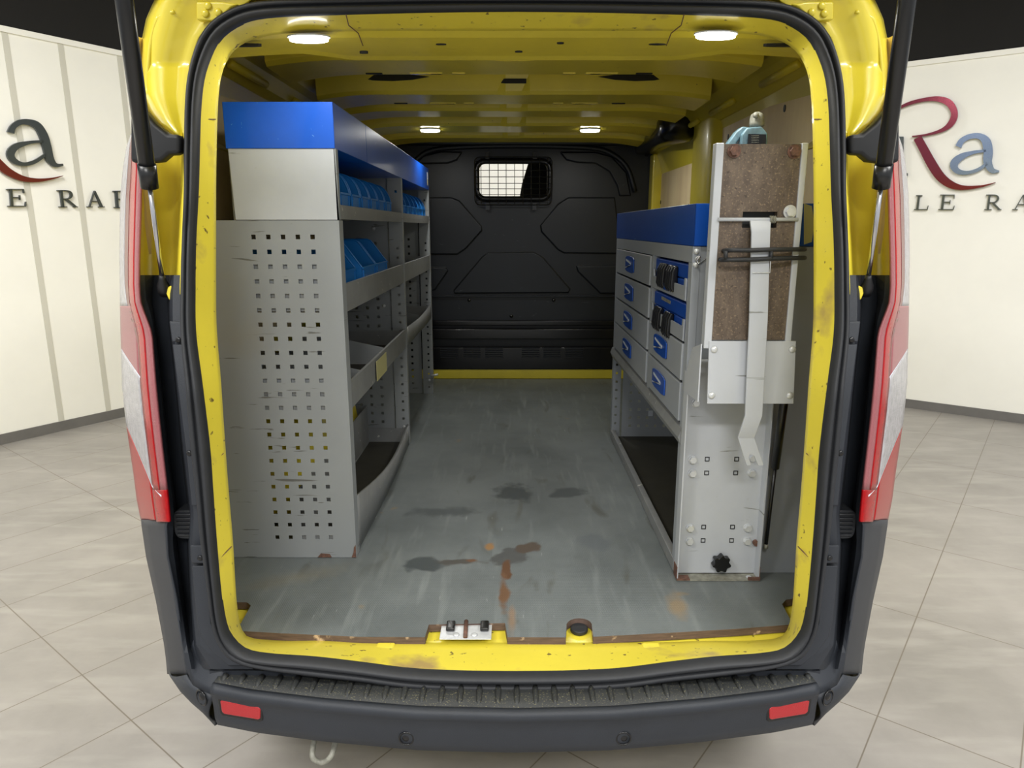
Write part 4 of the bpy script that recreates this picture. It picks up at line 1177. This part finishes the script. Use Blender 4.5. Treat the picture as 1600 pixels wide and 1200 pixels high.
for k in range(4):
    zt_, zb = Zr[k], Zr[k+1]
    d = MB().box(XC-.005, XC+.004, 2.250, 2.982, zb+.004, zt_-.003).build('drawer', M_gryc, cab, bevel=.002)
    handle(2.62, (zt_+zb)/2+.004, d, 1.0)
    if k >= 2:
        d = MB().box(XC-.005, XC+.004, 1.782, 2.218, zb+.004, zt_-.003).build('drawer', M_gryc, cab, bevel=.002)
        handle(2.03, (zt_+zb)/2+.004, d, .95)
    else:
        # low gate in front of an open slot: cut-out top edge
        h = .040
        P = [Vector((XC-.004, y, z)) for y, z in ((1.782, zb+.004), (2.218, zb+.004), (2.218, zb+h+.02), (2.195, zb+h+.02), (2.185, zb+h), (1.80, zb+h), (1.795, zb+h+.02), (1.782, zb+h+.02))]
        g = MB().prism(P, (.004, 0, 0)).build('slot_gate', M_gryc, cab)
        MB().box(XC, XB-.02, 1.782, 2.218, zb+.002, zb+.004).build('slot_floor', M_gryc, cab)
        if k == 0: MB().box(XC-.007, XC-.004, 1.965, 2.03, zb+.012, zb+.030).build('gate_badge', M_blued, g, bevel=.001)
# open lower bay
s = MB(); holes = [(.52+.0379*i, .655+.0379*k) for i in range(7) for k in range(8)]
perf_y(XC+.045, XB, .601, .98, CY1, holes, 'far_end_panel', M_gryc, cab, h=.006)
perf_y(XC, XC+.035, .601, .985, CY1-.004, [(XC+.016, .63+.0379*k) for k in range(9)], 'far_upright', M_gryc, cab, h=.005)
MB().box(XC, XC+.003, CY1-.004, CY1+.03, .601, .985).build('far_upright_edge', M_gryc, cab)
MB().box(XC-.004, XC+.016, CY0+.01, CY1-.004, .601, .637).build('kick_rail', M_galv, cab, bevel=.002)
MB().box(XC+.016, XB-.01, CY0+.01, CY1-.004, .601, .606).build('bay_mat', M_tray, cab)
MB().box(XC-.002, XC+.012, CY0-.0, CY0+.035, .601, 1.0).build('near_upright', M_gryc, cab, bevel=.001)
s = MB(); s.box(.60, .62, CY1-.003, CY1-.002, .70, .725); s.build('paper_label', M_white, cab)

# tool cases in the two open slots
def tool_case(y0, y1, z0, h, label, up):
    r = thing('tool_case', label, 'tool case', (XC+.15, (y0+y1)/2, z0), 'tool cases in the open slots')
    xf = XC+.006
    MB().box(xf, xf+.30, y0, y1, z0, z0+h*.55).build('case_body', M_case, r, bevel=.004)
    MB().box(xf, xf+.30, y0, y1, z0+h*.57, z0+h).build('case_lid', M_case, r, bevel=.004)
    for yy in ((1.905, 2.02) if up else (1.925, 2.06)):
        zc = z0+h*(.50 if up else .20)
        P = [(0, .034), (-.010, .036), (-.018, .020), (-.021, -.022), (-.014, -.036), (0, -.034)]
        l = MB().prism([Vector((xf+a*1.0, yy, zc+b_)) for a, b_ in P], (0, .072, 0)).build('case_latch', M_blkg, r, bevel=.004)
        for q in (.006, .032, .058):
            MB().prism([Vector((xf+a*1.0-.003, yy+q, zc+b_)) for a, b_ in P[1:5]], (0, .006, 0)).build('latch_rib', M_strut, l)
    if not up: MB().prism([Vector((xf-.0005, y, z0+h*z)) for y, z in ((1.98,.80),(2.10,.82),(2.10,.92),(1.98,.90))], (-.001, 0, 0)).build('badge', M_knob, r)
    return r
tool_case(1.80, 2.21, Zr[1]+.0045, .090, 'blue tool case with black latches in the upper open slot of the cabinet', True)
tool_case(1.80, 2.21, Zr[2]+.0045, .092, 'blue tool case with hanging black latches in the lower open slot of the cabinet', False)

# ================================================================ FOLDING WORKBENCH
YW = 1.60
wb = thing('folding_workbench', 'folded-up workbench of brown plywood with light grey rails on a steel column', 'workbench', (.543, 1.70, .60))
xl, xr = .4385, .640
zt_ = at(1180, 225, YW).z; zb = at(1180, 531, YW).z; zp = at(1180, 631, YW).z
zh = at(1180, 343, YW).z
sx0, sx1 = at(1160, 343, YW).x, at(1214, 343, YW).x
s = MB()
def bx(x0, x1, z0, z1): s.box(x0, x1, YW, YW+.018, z0, z1)
bx(xl+.018, xr-.014, zh+.017, zt_); bx(xl+.018, xr-.014, zb, zh-.018); bx(xl+.018, sx0, zh-.018, zh+.017); bx(sx1, xr-.014, zh-.018, zh+.017)
s.build('worktop', M_brown, wb)
MB().box(sx0-.01, sx1+.01, YW+.019, YW+.05, zh-.03, zh+.03).build('hinge_pocket', M_blk, wb)
for a, b_ in ((xl, xl+.018), (xr-.014, xr)):
    MB().box(a, b_, YW-.004, YW+.022, zb-.02, zt_+.002).build('side_rail', M_gryl, wb, bevel=.002)
MB().prism([at(u, v, YW-.006) for u, v in ((1108,533),(1244,533),(1240,631),(1105,631))], (0, .004, 0)).build('mounting_plate', M_gryl, wb, bevel=.001)
g = MB().prism([Vector((xl-.006, y, z)) for y, z in ((YW, zb-.01), (YW, zp+.005), (YW+.12, zp), (YW+.125, zp+.05), (YW+.07, zb-.03))], (.003, 0, 0)); g.build('side_gusset', M_gryl, wb)
g = MB().prism([Vector((xr-.002, y, z)) for y, z in ((YW, zb-.01), (YW, zp+.005), (YW+.12, zp), (YW+.125, zp+.05), (YW+.07, zb-.03))], (.003, 0, 0)); g.build('side_gusset', M_gryl, wb)
s = MB()
for u, v in ((1116, 546), (1238, 546), (1112, 618), (1234, 618)): s.dome(at(u, v, YW-.006), (0, -1, 0), .0085, .005)
s.split('plate_bolt', M_bolt, wb, smooth=True)
def hexbolt(u, v, m, r=.011):
    p = at(u, v, YW-.001)
    s = MB(); s.cyl(p, p+Vector((0, -.002, 0)), r*1.35, seg=24); s.cyl(p+Vector((0, -.002, 0)), p+Vector((0, -.009, 0)), r, r*.95, seg=6)
    s.build('board_bolt', m, wb)
hexbolt(1147, 236, M_rust); hexbolt(1241, 237, M_rust); hexbolt(1234, 331, M_bolt)
MB().cyl((xl+.014, YW-.006, zh), (xr-.010, YW-.006, zh), .0042, seg=14).build('hinge_rod', M_gryl, wb, smooth=True)
s = MB(); p = at(1206, 343, YW-.006)
for k in range(4): s.tube([p+Vector((-.004+.0035*k, .007*math.cos(t), .007*math.sin(t))) for t in [2*math.pi*j/14 for j in range(14)]], .0016, 6, closed=True)
s.build('hinge_spring', M_knob, wb, smooth=True)
YL = YW-.026
def lp(ul, ur, v, Y): return (at(ul, v, Y), at(ur, v, Y))
rowsL = [lp(1172, 1205, 343, YW-.008), lp(1174.5, 1204, 364, YL), lp(1171, 1200, 500, YL), lp(1164.5, 1191.5, 650, YL), lp(1153, 1179, 685, YL+.02)]
s = MB(); s.grid([[a, b_, b_+Vector((0, .007, 0)), a+Vector((0, .007, 0))] for a, b_ in rowsL], True)
s.build('support_leg', M_gryl, wb, bevel=.0015)
s = MB()
s.prism([at(u, v, YL+.02) for u, v in ((1153,684),(1179,684),(1193.5,727),(1185,728),(1179,713),(1172,710),(1170,715),(1174,727),(1167,728))], (0, .006, 0)).build('leg_foot', M_gryl, wb, bevel=.001)
a = at(1176, 426, YL-.003); b_ = at(1203, 426, YL-.003); c = at(1204, 408, YL-.003)
MB().tube([a, b_, c], .0012, 6).build('spring_clip', M_bolt, wb)
# column
cx0, cx1 = .433, .652; yf, yw = 1.700, 1.733; zc = 1.165
s = MB(); s.box(cx0+.003, cx1-.003, yw, yw+.003, .606, zc); s.build('column', M_gryl, wb)
MB().box(cx0, cx0+.003, yf, yw+.003, .604, zc).build('column_flange', M_gryl, wb)
MB().prism([Vector((x, y, z)) for x, y, z in ((cx1, yf, .604), (cx1, yw+.003, .604), (cx1, yw+.003, zc), (cx1, yf, zc))], (-.003, 0, 0)).build('column_flange', M_gryl, wb)
MB().box(cx0, cx1, yf-.004, yw, .601, .604).build('column_foot', M_knob, wb)
MB().prism([Vector((cx0+.004+dx, yf+.006, z)) for dx, z in ((0, zc), (.02, zc+.03), (.16, zc+.03), (.2, zc))], (0, .025, 0)).build('column_cap', M_gryl, wb)
s = MB()
bolts = [(1087,629),(1082,718),(1081.5,739),(1174,739),(1078,824.5),(1077,845),(1168,824.5),(1167,845)]
for u, v in bolts: 
    p = at(u, v, yw); s.cyl(p, p+Vector((0, -.003, 0)), .0115, .011, seg=20); s.cyl(p+Vector((0, -.003, 0)), p+Vector((0, -.010, 0)), .0095, .009, seg=6)
p = at(1175, 716, yw); s.cyl(p, p+Vector((0, -.008, 0)), .008, seg=12)
s.split('column_bolt', M_bolt, wb)
s = MB()
for u, v in ((1105,717.5),(1151,717.5),(1104,739),(1149.5,739),(1099.5,823.5),(1144.5,823.5),(1098.5,844.5),(1143,844.5)):
    p = at(u, v, yw-.0012); h = .0050
    sq = ((-1,-1),(1,-1),(1,1),(-1,1))
    s.grid([[p+Vector((a*h*q, dy_, b_*h*q)) for a, b_ in sq] for q, dy_ in ((1.2, .001), (1.2, -.0004), (.85, -.0004), (.85, .001))], True)
s.split('punched_square', M_blk, wb)
p = at(1180, 847, yw); MB().cyl(p, p+Vector((0, -.01, 0)), .008, seg=12).build('side_bolt', M_rust, wb)
p = at(1125, 877, yw-.004); s = MB(); ps = []
for k in range(56):
    a = 2*math.pi*k/56; r = .0225+.0032*math.cos(7*a); ps.append(p+Vector((r*math.sin(a), 0, r*math.cos(a))))
s.prism(ps, (0, -.02, 0)); s.build('star_knob', M_blkg, wb, bevel=.003)
s = MB(); s.box(cx0-.0012, cx0+.034, yf-.006, yf+.02, .604, .607); s.box(cx1-.03, cx1+.001, yf-.006, yf+.0, .604, .612); s.box(cx0-.0015, cx0+.0, yf-.001, yw, .604, .64); s.box(cx1, cx1+.0015, yf-.001, yw, .604, .64)
s.split('rust_patch', M_rust, wb)
p = at(1170, 901, yf+.012); MB().dome((p.x, p.y, .604), (0, 0, 1), .008, .004).build('foot_screw', M_bolt, wb, smooth=True)
# second gas spring beside the column
A_ = at(1226, 620, 1.66); B_ = at(1211, 731, 1.69); C_ = at(1197, 850, 1.715)
MB().tube([A_+(A_-B_)*.5, B_], .0105, 16).build('gas_spring', M_strut, wb, smooth=True)
MB().tube([B_, C_], .0045, 12).build('spring_rod', M_strut, wb, smooth=True)
MB().tube([C_, C_+Vector((0, 0, -.012))], .006, 12).build('spring_eye', M_knob, wb, smooth=True)

# vise
p = at(1180, 222, 1.66)
vs = thing('bench_vise', 'pale teal bench vise with a worn grey cap behind the top of the workbench', 'vise', (p.x, p.y, zt_-.02))
q = [at(u, v, 1.665) for u, v in ((1158,232),(1159,210),(1168,199),(1190,197),(1200,208),(1200,232))]
MB().prism(q, (0, .05, 0)).build('vise_body', M_teal, vs, bevel=.004)
q = [at(u, v, 1.675) for u, v in ((1130,240),(1136,225),(1150,206),(1161,197),(1172,199),(1162,210),(1152,222),(1146,240))]
MB().prism(q, (0, .025, 0)).build('vise_arm', M_teal, vs, bevel=.004)
q = [at(u, v, 1.660) for u, v in ((1170,209),(1197,210),(1196.5,230),(1168,230))]
MB().prism(q, (0, .006, 0)).build('vise_plate', M_blkg, vs)
s = MB()
for k in range(5):
    a = at(1174, 212+k*2.6, 1.6595); b_ = at(1186, 212+k*2.6, 1.6595); s.tube([a, b_], .0004, 4)
s.build('plate_lettering', M_knob, vs)
a = at(1182.5, 198, 1.69); b_ = at(1182.5, 175, 1.69)
MB().tube([a, a.lerp(b_, .3), a.lerp(b_, .6), a.lerp(b_, .85), b_], [.0165, .0165, .0155, .013, .005], 20).build('vise_cap', M_knob, vs, smooth=True)
a = at(1181, 180, 1.674); MB().dome(a, (0, -1, 0), .007, .006).build('vise_pin', M_knob, vs, smooth=True)

# rubber strap around the folded workbench
p = at(1090, 405, YW-.03)
stp = thing('rubber_strap', 'dark rubber tie-down strap looped around the folded workbench', 'strap', (.54, YW-.04, p.z))
Yt = YW-.034
up_ = [at(1118,399,1.66), at(1127,393,1.62), at(1140,391,Yt), at(1175,391,Yt), at(1205,390,Yt), at(1253,389.5,YW-.01), at(1256, 389.5, YW+.05)]
dn_ = [at(1116,402,1.66), at(1122,405,1.62), at(1135,406,Yt), at(1175,405.5,Yt), at(1205,404,Yt), at(1253,403,YW-.01), at(1256, 403, YW+.05)]
s = MB(); s.tube(resample(up_, 40), .005, 8); s.tube(resample(dn_, 40), .005, 8)
for u in (1134, 1205): s.tube([at(u, 392, Yt), at(u, 405, Yt)], .005, 8)
s.build('strap_band', M_rub, stp, smooth=True)
MB().tube(resample([at(1118,400,1.66), at(1108,402,1.68), at(1098,410,1.70), at(1093,413,1.72), at(1089,406,1.725), at(1094,401,1.72)], 30), .003, 8).build('strap_hook', M_chrome, stp, smooth=True)
s = MB()
for u, v in ((1088,393),(1090,404),(1087,414)): s.dome(at(u, v, CY0), (0, -1, 0), .0075, .008)
s.split('hook_bolt', M_bolt, cab, smooth=True)
